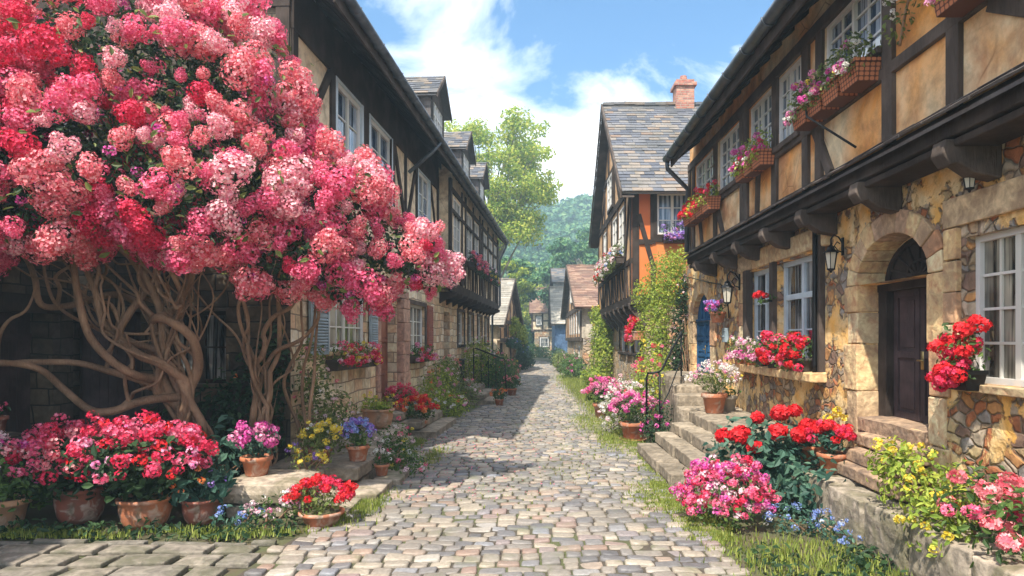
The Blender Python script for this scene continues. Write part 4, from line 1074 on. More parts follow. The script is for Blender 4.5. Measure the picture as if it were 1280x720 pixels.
for o in [(34, 35.6, .9, 1.6), (38, 39.5, .9, 1.6)]: window(O3, FS3, *o, 2, 2, 0, .06, 'glass', 'white', 2, .07)
window(O3, FS3, 38.2, 39.8, 4.0, 4.9, 1, 2, .14, -.01, 'glass_blue', 'white', 2, .09)

FS4 = Frame((1.75, 0, 0), (0, 1, 0), (-1, 0, 0))
O4, F4 = gabled('blue_house', 'narrow blue painted house with pale lean roof past the gabled cottage', FS4, 52, 60, 0, 3.4, 6.2, 5, .1, .3,
   'bluewall', 'bluewall', 'bluewall', 'paletile', [(53, 54.4, .1, 2.2), (56.5, 58, 1.0, 2.2)], [], None, .5, .35)
for o in [(56.5, 58, 1.0, 2.2)]: window(O4, FS4, *o, 2, 2, 0, .06, 'glass_blue', 'white', 2, .1)
door(O4, FS4, 53, 54.4, .1, 2.2, -.1, 'blue_door', 1, 3)
FS4b = Frame((2.2, 0, 0), (0, 1, 0), (-1, 0, 0))
O4b, F4b = gabled('grey_tower_house', 'tall grey house with a small roof rising behind the blue house', FS4b, 61, 68, 0, 7.2, 8.6, 4, .1, .3,
   'bluewall', 'greywall', 'greywall', 'slate', [], [(62, 63.4, 5.6, 6.8), (65, 66.4, 5.6, 6.8)], 4.6, .5, .35)
for o in [(62, 63.4, 5.6, 6.8), (65, 66.4, 5.6, 6.8)]: window(O4b, FS4b, *o, 2, 2, .1, .06, 'glass_blue', 'white', 2, .1)
FS5 = Frame((.3, 0, 0), (0, 1, 0), (-1, 0, 0))
fs = [(u, 2.9, u, 5.2, .2) for u in (78.1, 80, 82, 84, 86, 87.9)]+[(78, 2.95, 88, 2.95, .25), (78, 5.15, 88, 5.15, .25), (79, 5.2, 82.5, 7.6, .2), (87, 5.2, 83.5, 7.6, .2)]
O5, F5 = gabled('far_beige_house', 'small beige timbered house closing the far end of the street', FS5, 78, 88, 0, 5.2, 8.2, 6, .3, .3,
   'rubble_base', 'cream', 'cream', 'redtile', [(79.5, 80.8, 1.1, 2.3), (82, 83.3, 1.1, 2.3), (84.5, 85.8, .1, 2.3)], [(80.3, 81.6, 3.5, 4.7), (84.3, 85.6, 3.5, 4.7)], 2.95, .5, .35, 'timber_grey', fs, [(-.3, 2.9, -.3, 5.2, .2), (.9, 2.9, .9, 5.2, .2), (2.2, 2.9, 2.2, 5.2, .2), (-.3, 3.0, 3, 3.0, .25), (-.3, 4.1, 3, 4.1, .18)])
for o in [(79.5, 80.8, 1.1, 2.3), (82, 83.3, 1.1, 2.3)]: window(O5, FS5, *o, 2, 2, 0, .06, 'glass', 'white', 2, .1)
for o in [(80.3, 81.6, 3.5, 4.7), (84.3, 85.6, 3.5, 4.7)]: window(O5, FS5, *o, 2, 2, .3, .06, 'glass', 'white', 2, .1)
for o in [(.6, 1.6, 1.1, 2.2), (.2, .8, 3.6, 4.6)]: window(O5, F5, *o, 2, 2, .06, -.01, 'glass', 'white', 1, .1, None, 'y')
door(O5, FS5, 84.5, 85.8, .1, 2.3, -.1, 'door_dark', 1, 3)
# left cottage beyond the long house
FS6 = Frame((-1.85-3.7*.09-.0, 37, 0), (.104, .995, 0), (.995, -.104, 0))
FS6.o = V((-1.9, 37, 0))
fs = [(u, 1.9, u, 2.95, .16) for u in (.1, 1.6, 3.2, 4.8, 6.4, 7.9)]+[(0, 1.9, 8, 1.9, .2), (0, 2.95, 8, 2.95, .22), (1, 3, 3.7, 4.9, .16), (7, 3, 4.3, 4.9, .16), (4, 3, 4, 5.2, .16), (2.5, 3, 2.5, 4, .14), (5.5, 3, 5.5, 4, .14)]
O6, F6 = gabled('low_cottage', 'low left cottage with pale grey tiled roof and timbered gable beyond the long house', FS6, 0, 8, 0, 2.95, 5.5, 6, .15, .3,
   'cream', 'pale_orange', 'cream', 'paletile', [(1, 2.2, 1.0, 1.75), (5, 6.4, .1, 1.8)], [(1.7, 3.0, 2.05, 2.8), (4.9, 6.2, 2.05, 2.8)], 1.9, .4, .26, 'timber_grey', fs)
window(O6, FS6, 1, 2.2, 1.0, 1.75, 2, 2, 0, .06, 'glass', 'timber_grey', 2, .08)
door(O6, FS6, 5, 6.4, .1, 1.8, -.1, 'door_dark', 2, 2)
for o in [(1.7, 3.0, 2.05, 2.8), (4.9, 6.2, 2.05, 2.8)]: window(O6, FS6, *o, 2, 2, .15, .04, 'glass', 'timber_grey', 2, .08)

# ================================================================== STEPS, SLABS, RAILS
def blocks(name, label, cat, boxes, mat='step', group=None, part='step', d=.11, amp=.018):
    x, y, z = boxes[0][0], boxes[0][2], boxes[0][4]
    root = empty(name, (x, y, 0), 0, label, cat, group)
    for i, b in enumerate(boxes):
        m_ = MB(); m_.rough(*b, d, amp, i+x)
        obj(part, m_, M[mat], root, bevel=.012)
    return root
def seg_step(x0, x1, y0, y1, z0, z1):      # one course laid from a few long stones
    out = []; y = y0
    while y < y1-.05:
        l = rnd(.75, 1.2); l = l if y1-(y+l) > .4 else y1-y
        out.append((x0+rnd(-.02, .02), x1, y+.004, y+l-.004, z0, z1+rnd(-.006, .006))); y += l
    return out
bx = []
for i, (xf, zt) in enumerate(((1.75, .19), (2.04, .37), (2.32, .55), (2.6, .72))):
    bx += seg_step(xf, xf+.42 if i < 3 else 3.58, 8.7+i*.06, 11.45, -.05 if i == 0 else zt-.2, zt)
blocks('stone_steps', 'broad worn stone steps rising from the street to the landing of the blue door', 'steps', bx)
blocks('stone_steps', 'short upper flight of grey stone steps at the foot of the blue arched door', 'steps', [(2.55, 3.58, 11.47, 12.1, -.05, .74), (2.6, 3.58, 12.1, 12.7, -.05, .92), (2.65, 3.58, 12.7, 13.3, -.05, 1.06), (2.7, 3.58, 13.3, 15.6, -.05, 1.2)], 'step')
bx = [(3.0, 3.58, 6.9, 8.2, -.05, .45), (2.98, 3.58, 6.2, 6.9, -.05, .44), (3.0, 3.58, 5.5, 6.19, -.05, .45), (3.02, 3.58, 4.7, 5.49, -.05, .44), (3.0, 3.58, 3.6, 4.69, -.05, .45)]
blocks('stone_ledge', 'long low ledge of pale stone slabs along the foot of the right wall', 'ledge', bx, 'kerb', None, 'slab')
blocks('door_steps', 'three narrow brown stone steps below the dark arched oak door', 'steps', [(3.26, 3.6, 6.0, 7.45, .45, .60), (3.36, 3.62, 6.03, 7.42, .60, .76), (3.46, 3.8, 6.05, 7.4, .76, .92)], 'dressed_dark')
# left
blocks('stone_block', 'thick square stone block carrying the potted pink geranium on the left', 'stone block', [(-3.38, -2.5, 7.3, 8.25, .12, .36), (-3.32, -2.56, 7.34, 8.2, -.04, .118)], 'kerb', None, 'slab')
bx = [(-3.3, -2.1, 8.3, 9.3, .16, .35), (-3.28, -2.2, 9.3, 10.2, .14, .35), (-3.2, -2.25, 10.2, 11.3, .14, .34), (-3.2, -2.3, 11.3, 12.7, .14, .35), (-3.3, -2.14, 8.35, 12.6, -.04, .138)]
blocks('stone_terrace', 'raised stone terrace at the foot of the left sandstone wall', 'terrace', bx, 'step', None, 'slab')
bx = [(-2.45, -1.78, 7.9, 8.8, -.04, .12), (-2.1, -1.7, 8.8, 9.6, -.04, .10), (-2.45, -1.95, 7.25, 7.88, -.04, .09)]
blocks('kerb_stones', 'low grey kerb stones stepping down from the left terrace to the cobbles', 'kerb', bx, 'kerb', None, 'slab')
bx = []; yy = 4.9
while yy < 6.35:
    hh = rnd(.26, .4); xx = -6.0+rnd(0, .3)
    while xx < -2.5:
        l = rnd(.32, .62); bx.append((xx, min(xx+l-.018, -2.38+rnd(-.08, .05)), yy+rnd(0, .015), min(yy+hh, 6.45)-.015, -.05, .022+rnd(0, .02))); xx += l
    yy += hh
blocks('paving_slabs', 'worn grey paving slabs in front of the red flower tubs, lower left', 'paving', bx, 'paving', None, 'slab')
def left_steps(name, label, u0, u1, lv, matn='step'):
    root = empty(name, FL(u0, 0), RZL, label, 'steps')
    for i, (n1, z0, z1) in enumerate(lv):
        m_ = MB(); R = Matrix.Rotation(RZL, 3, 'Z'); o = FL.o
        mm = MB(); mm.rough(.0, n1, u0+.02*i, u1-.02*i, z0, z1, .14, .014, i)
        vv = np.concatenate(mm.vs); RR = np.array(R)
        mm.vs = [vv @ RR.T + np.array(o)]
        obj('step', mm, M[matn], root, bevel=.012)
left_steps('door_steps', 'three worn steps in front of the red brown door of the left house', 13.1, 15.5, ((1.2, -.04, .16), (.9, .16, .33), (.55, .33, .5)))
left_steps('door_steps', 'farther flight of grey steps beside the black railing on the left', 19.9, 22.6, ((1.55, -.04, .15), (1.25, .15, .31), (.95, .31, .47), (.6, .47, .62)))
# handrails
h = empty('handrail', (2.1, 12.3, 0), 0, 'bent black iron handrail beside the steps to the blue door', 'handrail')
a = MB(); a.tube([(2.08, 12.35, .25), (2.08, 12.35, 1.22), (2.10, 12.3, 1.3), (2.28, 12.25, 1.32), (2.36, 12.35, 1.36), (2.62, 12.75, 1.72), (2.86, 13.1, 2.0), (2.9, 13.2, 2.06)], .02, 8)
obj('rail', a, M['iron'], h, True)
a = MB(); a.tube([(2.3, 12.25, .2), (2.3, 12.25, 1.32)], .016, 8); a.tube([(2.88, 13.12, 1.2), (2.88, 13.12, 2.02)], .016, 8)
each('post', a, M['iron'], h, True)
a = MB(); a.tube([(2.25, 11.9, .72), (2.45, 12.2, .95), (2.86, 13.1, 1.5)], .012, 8); obj('lower_rail', a, M['iron'], h, True)
h = empty('handrail', FL(20, 0, 1.4), RZL, 'thin black railing with square top beside the far left steps', 'handrail')
a = MB(); a.tube([FL(22.9, .55, .5), FL(22.9, 1.62, .5), FL(22.9, 1.62, .6), FL(22.9, 1.25, 1.55), FL(22.9, .1, 1.6)], .02, 6); a.tube([FL(22.9, 1.62, .55), FL(22.9, 1.25, 1.55)], .02, 6)
obj('rail', a, M['iron'], h, True)
a = MB()
for n in (.75, 1.0, 1.25): a.tube([FL(22.9, .3, n), FL(22.9, 1.55-.35*(n-.55), n)], .012, 6)
each('baluster', a, M['iron'], h, True)
h = empty('handrail', FL(17.6, 0, .6), RZL, 'short black iron railing half hidden in the flowering shrubs by the left wall', 'handrail')
a = MB()
for k in range(6): a.tube([FL(18.9+.14*k, .2, .7), FL(18.9+.14*k, 1.35, .7)], .012, 6)
a.tube([FL(18.8, 1.35, .7), FL(19.8, 1.35, .7)], .02, 6)
obj('rail', a, M['iron'], h, True)

# lanterns
lantern('black lantern with long glass on the rubble wall beside the blue door', FR(11.62, 2.9, .05), FR.N, 1.05, .2)
lantern('small black lantern beside the arched oak door on pale plaster', FR(7.8, 2.98, .03), FR.N, .78, .18)
lantern('large dark lantern hanging below the jetty past the oak door at the right', FR(5.36, 3.3, .02), FR.N, .6, .22)

# ================================================================== THE GREAT PINK SHRUB
SH = empty('flowering_shrub', (-4.1, 8.3, 0), 0, 'huge old shrub covered in round pink and crimson flower heads on twisted bare stems', 'flowering shrub')
crown = [((-4.6, 7.6, 5.0), (1.3, 1.1, .9)), ((-5.6, 7.4, 4.3), (1.1, 1.0, 1.1)), ((-3.7, 7.7, 4.5), (1.1, 1.0, 1.15)), ((-3.1, 7.9, 3.85), (.66, .85, .85)), ((-4.7, 7.1, 3.7), (1.2, .8, .8)),
         ((-3.5, 7.2, 3.5), (1.0, .8, .75)), ((-2.45, 7.9, 3.45), (.75, .7, .65)), ((-5.9, 7.0, 3.5), (.9, .8, .8)), ((-1.75, 8.2, 2.95), (.6, .5, .42)), ((-2.7, 7.5, 2.85), (.65, .55, .42)),
         ((-1.35, 8.4, 2.72), (.35, .35, .22)), ((-5.0, 6.8, 3.15), (.8, .5, .35)), ((-3.55, 8.0, 4.65), (.5, .7, .5)), ((-2.1, 7.9, 2.55), (.42, .42, .3)), ((-6.2, 6.4, 4.6), (.9, .9, 1.0)), ((-2.15, 7.9, 3.6), (.42, .5, .36))]
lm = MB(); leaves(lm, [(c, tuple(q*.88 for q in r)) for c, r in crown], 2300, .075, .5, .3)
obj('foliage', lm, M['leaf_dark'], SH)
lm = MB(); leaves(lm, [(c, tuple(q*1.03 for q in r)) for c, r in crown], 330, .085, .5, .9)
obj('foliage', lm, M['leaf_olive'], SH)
# flower heads: four meshes, shared
hm = []
for i in range(5):
    for mn in ('crimson', 'rose', 'blush', 'coral'):
        b = MB(); cc = [(0, 0, 0)] + [(rnd(-.12, .12), rnd(-.12, .12), rnd(-.10, .10)) for _ in range(3)]
        for q, c in enumerate(cc):
            R_ = .13 if q == 0 else rnd(.07, .095); n = int(8200*R_*R_*2.1)
            d = unit(RS.normal(size=(n, 3))); p = np.array(c)+d*R_*np.where(RS.rand(n, 1) < .38, .80, .90+.17*RS.rand(n, 1)); florets(b, p, unit(d+RS.normal(size=(n, 3))*.3), .0155, 4)
        me_o = obj('flower_head', b, M[mn]); hm.append((mn, me_o.data)); bpy.data.objects.remove(me_o)
cand = []
for c, r in crown:
    n = int(95*(r[0]*r[1]+r[0]*r[2]+r[1]*r[2]))
    d = unit(RS.normal(size=(n, 3)))
    for k in range(n):
        if d[k][1] > .45: continue
        p = V(c)+V((d[k][0]*r[0], d[k][1]*r[1], d[k][2]*r[2]))*rnd(.97, 1.1)
        inside = sum(1 for c2, r2 in crown if c2 != c and ((p.x-c2[0])/r2[0])**2+((p.y-c2[1])/r2[1])**2+((p.z-c2[2])/r2[2])**2 < .66)
        if inside: continue
        if any((p-q).length < .168 for q, _ in cand): continue
        cand.append((p, d[k][2]))
cand.sort(key=lambda t_: t_[0].y-.2*(t_[0].x))
rest = []
for i, (p, dz) in enumerate(cand):
    fx = (p.x+6.5)/5.2; q = random.random()
    wts = {'crimson': max(.08, .8-fx), 'rose': 1.0, 'coral': .6+.6*fx+.4*max(0, dz), 'blush': max(.12, fx*1.3-.15+.6*dz)}
    tot = sum(wts.values()); q *= tot; mn = 'rose'
    for k, wv in wts.items():
        if q < wv: mn = k; break
        q -= wv
    me = random.choice([m2 for n2, m2 in hm if n2 == mn])
    sc = rnd(.45, 1.32); rot = (rnd(0, 6), rnd(0, 6), rnd(0, 6))
    if i < 100:
        o = bpy.data.objects.new('flower_head', me); COL.objects.link(o); o.parent = SH
        o.location = MATW[SH.name].inverted() @ p; o.rotation_euler = rot; o.scale = (sc*rnd(.85, 1.15), sc*rnd(.85, 1.15), sc*rnd(.8, 1.1))
    else: rest.append((p, me, sc, rot))
b = MB()
by = {}
for p, me, sc, rot in rest: by.setdefault(me.materials[0].name, []).append((p, me, sc, rot))
mats = list(by.keys()); slot = []
for mi, k in enumerate(mats):
    for p, me, sc, rot in by[k]:
        from mathutils import Euler
        Mx = Matrix.Translation(p) @ Euler(rot).to_matrix().to_4x4() @ Matrix.Scale(sc, 4)
        n = len(me.vertices); v = np.empty(n*3); me.vertices.foreach_get('co', v); v = v.reshape(-1, 3)
        A = np.array(Mx); v = v @ A[:3, :3].T + A[:3, 3]
        nl = len(me.loops); li = np.empty(nl, int); me.loops.foreach_get('vertex_index', li)
        b.addnp(v, li.reshape(-1, 4)); slot.append((nl//4, mi))
if rest:
    o = obj('flower_heads', b, bpy.data.materials[mats[0]], SH)
    for k in mats[1:]: o.data.materials.append(bpy.data.materials[k])
    idx = np.concatenate([np.full(n, mi) for n, mi in slot]).astype(np.int32)
    o.data.polygons.foreach_set('material_index', idx); o['kind'] = 'stuff'
# sprays of small blossom between the heads and hanging tips
b = MB()
for c, r in crown:
    pts = on_mound(c, r, int(16*r[0]), -.95, .97); heads(b, pts, .05, 30, .014, 4)
obj('blossoms', b, M['magenta'], SH)
b = MB()
for c, r in crown: heads(b, on_mound(c, r, int(34*r[0]), -.95, .98), .06, 34, .014, 4)
obj('blossoms', b, M['rose'], SH)
def vine(A, B, n=9, amp=.18, seed=0, sag=0, tw=0, ph=0):
    A, B = V(A), V(B); out = []
    for i in range(n):
        t = i/(n-1); e = math.sin(math.pi*min(1, t*1.15))
        q = mnoise.noise_vector(V((t*2.4+seed*5.1, seed*1.7, .3)))
        p = A.lerp(B, t)+q*amp*e*2+V((0, 0, -sag*math.sin(math.pi*t)))
        if tw: p += V((math.cos(t*tw+ph), math.sin(t*tw+ph), 0))*.07*e
        out.append(p)
    return catmull(out, 5)
def catmull(P, k=4):
    out = []; n = len(P)
    for i in range(n-1):
        p0, p1, p2, p3 = P[max(0, i-1)], P[i], P[i+1], P[min(n-1, i+2)]
        for j in range(k):
            t = j/k; out.append(.5*((2*p1)+(p2-p0)*t+(2*p0-5*p1+4*p2-p3)*t*t+(3*p1-p0-3*p2+p3)*t**3))
    out.append(P[-1]); return out
sm = MB()
base1, base2 = V((-4.0, 8.25, 0)), V((-3.45, 8.55, .1))
knots = [(-4.35, 8.1, 1.35), (-4.2, 8.2, 1.25), (-4.1, 8.0, 1.5)]
tops1 = [(-6.4, 7.4, 2.2), (-6.5, 7.3, 1.75), (-5.6, 7.6, 3.0), (-5.2, 7.4, 3.1), (-4.8, 7.6, 3.2), (-4.3, 7.5, 3.2), (-3.9, 7.7, 3.1), (-5.9, 7.6, 3.0), (-4.6, 7.9, 3.3), (-5.0, 7.9, 3.2), (-4.1, 7.9, 3.2)]
tops1 = tops1 + [(rnd(-6.3, -3.6), rnd(7.3, 8.1), rnd(2.7, 3.3)) for _ in range(12)]
for i, tp in enumerate(tops1):
    kn = V(random.choice(knots))+V((rnd(-.08, .08), rnd(-.08, .08), rnd(-.25, .2)))
    lo = vine(base1+V((rnd(-.16, .16)+.18, rnd(-.12, .12), -.05)), kn, 7, .10, i, 0, 7, i*1.3)
    hi = vine(kn, tp, 9, .36, i+20, .1 if i < 2 else -.05, 3, i)
    path = lo+hi[1:]; n = len(path); r0 = rnd(.055, .095) if i < 9 else rnd(.013, .034)
    sm.tube(path, [r0*(1-.62*k/(n-1)) for k in range(n)], 9)
    for bq in range(2 if i < 11 else 1):
        k = int(n*rnd(.5, .85)); e_ = path[k]+V((rnd(-.7, .7), rnd(-.3, .3), rnd(.5, 1.2))); pp = vine(path[k], e_, 6, .14, i*3+bq+50)
        sm.tube(pp, [min(.026, r0*.6)*(1-.6*j/(len(pp)-1)) for j in range(len(pp))], 6)
tops2 = [(-3.0, 8.1, 2.75), (-2.7, 8.0, 2.5), (-3.3, 8.1, 3.0), (-3.7, 8.0, 3.0), (-2.5, 8.1, 2.8), (-3.1, 8.3, 3.1), (-3.5, 8.2, 2.9), (-2.9, 8.4, 3.0), (-4.2, 8.2, 2.7)]
tops2 = tops2 + [(rnd(-3.9, -2.4), rnd(8.0, 8.4), rnd(2.6, 3.1)) for _ in range(3)]
for i, tp in enumerate(tops2):
    kn = V((-3.35, 8.45, 1.35))+V((rnd(-.12, .12), rnd(-.1, .1), rnd(-.35, .4)))
    path = vine(base2+V((rnd(-.2, .2), rnd(-.1, .1), -.1)), kn, 6, .13, i+80, 0, 6, i)+vine(kn, tp, 8, .2, i+100, 0, 3, i)[1:]; n = len(path); r0 = rnd(.026, .05) if i < 5 else rnd(.012, .026)
    sm.tube(path, [r0*(1-.6*k/(n-1)) for k in range(n)], 8)
for i, (a_, b_) in enumerate((((-3.0, 8.9, .4), (-2.7, 8.5, 2.4)), ((-3.05, 8.95, .4), (-2.85, 8.4, 2.5)), ((-2.98, 8.9, .4), (-2.6, 8.3, 2.3)))):
    pp = vine(a_, b_, 8, .12, i+150, 0, 5, i); sm.tube(pp, [.028*(1-.5*j/(len(pp)-1)) for j in range(len(pp))], 7)
obj('stem', sm, M['bark'], SH, True)

# ================================================================== PLANTS AND POTS
R3 = lambda a, b=None, c=None: (a, b or a, c or a)
G1 = 'terracotta pots of flowers'
# --- left foreground
potted('potted_plant', 'dark terracotta pot overflowing with crimson and pink flowers in the lower left corner', (-4.75, 7.15, 0), .24, .36, 'terracotta_old', (.62, .5, .46), 'leaf_dark',
       [('crimson', 46, .07, 34, .020), ('rose', 40, .065, 34, .019), ('coral', 24, .06, 30, .019)], .09, 1700, 1, .6, None, G1)
potted('potted_plant', 'wide orange terracotta tub with dense red and rose flowers left of the vine', (-3.95, 6.95, 0), .25, .30, 'terracotta', (.66, .5, .5), 'leaf_dark',
       [('crimson', 44, .07, 34, .020), ('rose', 46, .065, 34, .020), ('pink', 18, .05, 26, .018), ('red', 20, .06, 30, .018)], .10, 1700, 1, .7, None, G1)
potted('potted_plant', 'brown pot with large pointed leaves and small orange flowers below the vine', (-3.45, 7.1, 0), .19, .25, 'terracotta_old', (.34, .3, .28), 'leaf_blue',
       [('orange', 7, .03, 12, .016), ('purple', 7, .03, 12, .014)], .12, 1100, 1, .5, None, G1)
potted('potted_plant', 'pot of pale lilac flowers at the extreme lower left edge', (-5.35, 6.9, 0), .22, .3, 'terracotta_pale', (.42, .4, .4), 'leaf', [('palepink', 30, .05, 24, .016), ('magenta', 14, .05, 24, .016)], .07, 1800, 0, .6, None, G1)
bush('leafy_shrub', 'glossy dark leafy shrub filling the bed between the vine and the stone block', (-3.75, 7.75, 0), [((-3.85, 7.75, .45), (.4, .35, .42)), ((-3.5, 7.9, .5), (.35, .3, .4)), ((-4.2, 7.9, .35), (.45, .3, .35))], 'leaf_blue', .12, 1000)
bush('leafy_shrub', 'mixed green ivy and ferns covering the soil behind the red flowers', (-4.6, 8.4, 0), [((-4.7, 8.5, .35), (.6, .4, .45)), ((-5.4, 8.3, .3), (.5, .4, .38)), ((-3.9, 8.8, .6), (.45, .3, .8))], 'leaf_dark', .08, 1900, [('orange', 8, .03, 10, .015)])
bush('ivy', 'dark ivy climbing the shaded wall between the two twisted stem clumps', (-3.7, 9.1, 0), [((-3.75, 9.08, .9), (.42, .12, .9)), ((-4.3, 9.1, .7), (.4, .1, .6)), ((-3.45, 9.05, 1.5), (.25, .12, .6)), ((-5.0, 9.1, .5), (.4, .12, .5))], 'leaf_dark', .085, 3600, cat='ivy')
potted('potted_plant', 'reddish pot standing in the dark doorway behind the vine', (-5.75, 8.85, 0), .2, .6, 'terracotta_old', (.2, .2, .12), 'leaf_dark', [], .06, 1500, 1, .4, None, G1)
potted('potted_plant', 'small red pot on the dark wing ledge at far left', (-6.0, 7.6, .85), .12, .2, 'terracotta_old', (.14, .14, .14), 'leaf_dark', [('rose', 8, .03, 12, .014)], .05, 1500, 0, .4, None, G1)
ld = MB(); ld.rough(-6.19, -5.75, 7.2, 7.85, -.03, .85, .12, .02, 3); tag(obj('stone_pedestal', ld, M['darkstone'], None, bevel=.01, origin=(-6, 7.5, 0)), 'dark stone pedestal under the small red pot by the old wing', 'pedestal')
potted('potted_plant', 'terracotta pot of magenta pink geraniums standing on the thick stone block', (-3.14, 7.75, .36), .17, .22, 'terracotta', (.27, .25, .2), 'leaf_blue',
       [('magenta', 15, .06, 40, .018), ('pink', 9, .055, 36, .018)], .05, 2800, 0, 1.1, None, G1)
bush('flower_clump', 'yellow and lavender flowers growing at the back edge of the stone block', (-2.72, 8.15, .2), [((-2.75, 8.0, .52), (.16, .14, .16)), ((-2.55, 8.15, .5), (.16, .14, .18))], 'leaf_olive', .045, 3000, [('yellow', 16, .035, 22, .014), ('purple', 10, .03, 18, .012)], 'flowers', None, True)
potted('potted_plant', 'dark red pot with yellow flowers beside the climbing greenery on the left terrace', (-2.66, 8.5, .35), .15, .2, 'terracotta_old', (.26, .22, .2), 'leaf_olive', [('yellow', 26, .035, 24, .014), ('white', 8, .025, 14, .012)], .05, 2800, 0, .9, None, G1)
potted('potted_plant', 'round terracotta pot of violet blue flowers on the left terrace edge', (-2.24, 8.75, .35), .145, .2, 'terracotta', (.22, .2, .19), 'leaf', [('purple', 34, .035, 26, .013), ('blue', 26, .035, 26, .013)], .045, 2400, 0, .9, None, G1)
bush('wall_climber', 'loose green climber with tiny pale flowers covering the corner of the left wall', (-2.95, 9.2, .35), [((-2.98, 9.4, .95), (.26, .4, .6)), ((-2.85, 9.9, .75), (.26, .5, .42)), ((-3.0, 9.3, 1.5), (.2, .28, .45)), ((-2.75, 9.3, .6), (.28, .3, .3))], 'leaf_olive', .055, 3600, [('palepink', 26, .025, 14, .013), ('white', 14, .02, 12, .012), ('rose', 10, .025, 14, .013)], 'climbing plant')
potted('potted_plant', 'wide pale terracotta bowl of yellow green leaves at the left wall', (-2.72, 12.0, .35), .27, .34, 'terracotta_pale', (.34, .3, .22), 'leaf_lime', [('yellow', 10, .03, 14, .014)], .055, 2600, 1, .5, None, G1)
bush('flower_clump', 'loose clump of white and pink flowers spilling onto the cobbles by the left steps', (-1.85, 9.7, 0), [((-1.95, 9.7, .28), (.3, .35, .28)), ((-1.7, 9.5, .16), (.26, .3, .18)), ((-2.05, 10.2, .35), (.3, .35, .33))], 'leaf', .05, 3000, [('palepink', 14, .03, 16, .013), ('rose', 10, .035, 20, .014), ('white', 12, .03, 16, .012), ('yellow', 8, .025, 12, .012)], 'flowers')
potted('potted_plant', 'small terracotta pot in the clump of white flowers on the left', (-2.0, 9.05, .1), .1, .15, 'terracotta', (.14, .14, .12), 'leaf', [('white', 8, .025, 14, .012)], .04, 2600, 0, .7, None, G1)
potted('potted_plant', 'orange pot heaped with bright red flowers on the cobbles by the left door steps', (-2.3, 13.6, 0), .2, .3, 'terracotta', (.40, .36, .28), 'leaf', [('red', 34, .06, 30, .02), ('orange', 22, .055, 28, .02), ('white', 8, .03, 14, .014)], .06, 2200, 0, .9, None, G1)
potted('potted_plant', 'pot of crimson flowers against the pink stone door pier of the left house', (-2.75, 14.3, .33), .17, .22, 'terracotta_old', (.32, .3, .24), 'leaf', [('crimson', 26, .05, 26, .018), ('rose', 14, .05, 26, .018)], .06, 2200, 0, .9, None, G1)
potted('potted_plant', 'low pot of deep red flowers in the foreground beside the cobbles', (-2.15, 6.95, 0), .22, .16, 'terracotta', (.30, .26, .2), 'leaf_olive', [('red', 28, .05, 34, .017), ('crimson', 16, .05, 30, .017)], .05, 2600, 0, .8, None, G1)
bush('flower_clump', 'white and pale pink flowers at the front foot of the stone block', (-2.65, 6.95, 0), [((-2.7, 7.0, .13), (.26, .22, .16)), ((-2.4, 7.1, .2), (.2, .2, .2))], 'leaf', .045, 3000, [('palepink', 20, .03, 18, .014), ('white', 12, .03, 16, .013), ('pink', 8, .03, 16, .014)], 'flowers')
bush('leafy_shrub', 'spreading blue green leaves at the foot of the stone block by the brown pot', (-3.05, 7.0, 0), [((-3.0, 6.95, .1), (.3, .2, .14))], 'leaf_blue', .06, 2400, [('blue', 12, .025, 14, .012)])
# bushes along the left facade
bush('flowering_bush', 'tall green bush dotted with pink and white flowers under the shuttered window', FL(16.6, 0, .6), [(FL(16.2, .5, .45), (.42, .55, .45)), (FL(17.0, .7, .5), (.45, .6, .6)), (FL(16.4, .35, .95), (.4, .6, .3))], 'leaf_lime', .06, 2600, [('pink', 22, .04, 18, .017), ('white', 18, .035, 16, .015), ('orange', 10, .035, 16, .016)])
bush('flowering_bush', 'large bush with orange and rose flowers between the shutter and the far door', FL(18.6, 0, .7), [(FL(18.2, .65, .5), (.5, .7, .65)), (FL(18.9, 1.1, .35), (.45, .55, .4)), (FL(18.4, .45, .9), (.45, .6, .4))], 'leaf_olive', .065, 2600, [('coral', 26, .045, 18, .018), ('orange', 12, .035, 16, .017), ('palepink', 16, .04, 16, .016)])
bush('flowering_bush', 'soft grey green bush with pale blooms growing up beside the far left door', FL(21.9, 0, .5), [(FL(23.6, .9, .3), (.4, .6, .9)), (FL(24.2, 1.2, .5), (.5, .8, .8)), (FL(20.0, .9, .2), (.3, .3, .5))], 'leaf_lime', .07, 2400, [('palepink', 26, .05, 18, .02), ('coral', 14, .045, 16, .02), ('white', 14, .04, 16, .018)])
bush('flowering_bush', 'farthest bush of the left facade with scattered red flowers', FL(26, 0, .7), [(FL(24.6, .8, .8), (.7, 1.2, .85)), (FL(27.2, .7, .7), (.6, 1.4, .75)), (FL(25.6, .5, 1.35), (.5, .7, .5))], 'leaf', .09, 1700, [('red', 16, .05, 16, .022), ('pink', 16, .05, 16, .022)])
bush('flowering_bush', 'low flowers lining the foot of the left wall beyond the steps', FL(30, 0, .7), [(FL(30, .5, .8), (.6, 1.8, .55)), (FL(31.8, .5, .7), (.6, 1.2, .6))], 'leaf_olive', .1, 1500, [('coral', 18, .06, 16, .025), ('yellow', 12, .05, 14, .022)])
potted('potted_plant', 'small terracotta pot at the top of the far left steps', FL(19.75, 0, 1.7), .13, .2, 'terracotta', (.24, .24, .2), 'leaf', [('orange', 12, .04, 18, .018)], .06, 2200, 0, .8, None, G1)
potted('potted_plant', 'terracotta pot with coral flowers past the black railing of the far left steps', FL(23.3, 0, 1.75), .17, .25, 'terracotta', (.32, .32, .3), 'leaf', [('coral', 18, .05, 18, .02)], .07, 2000, 0, .8, None, G1)
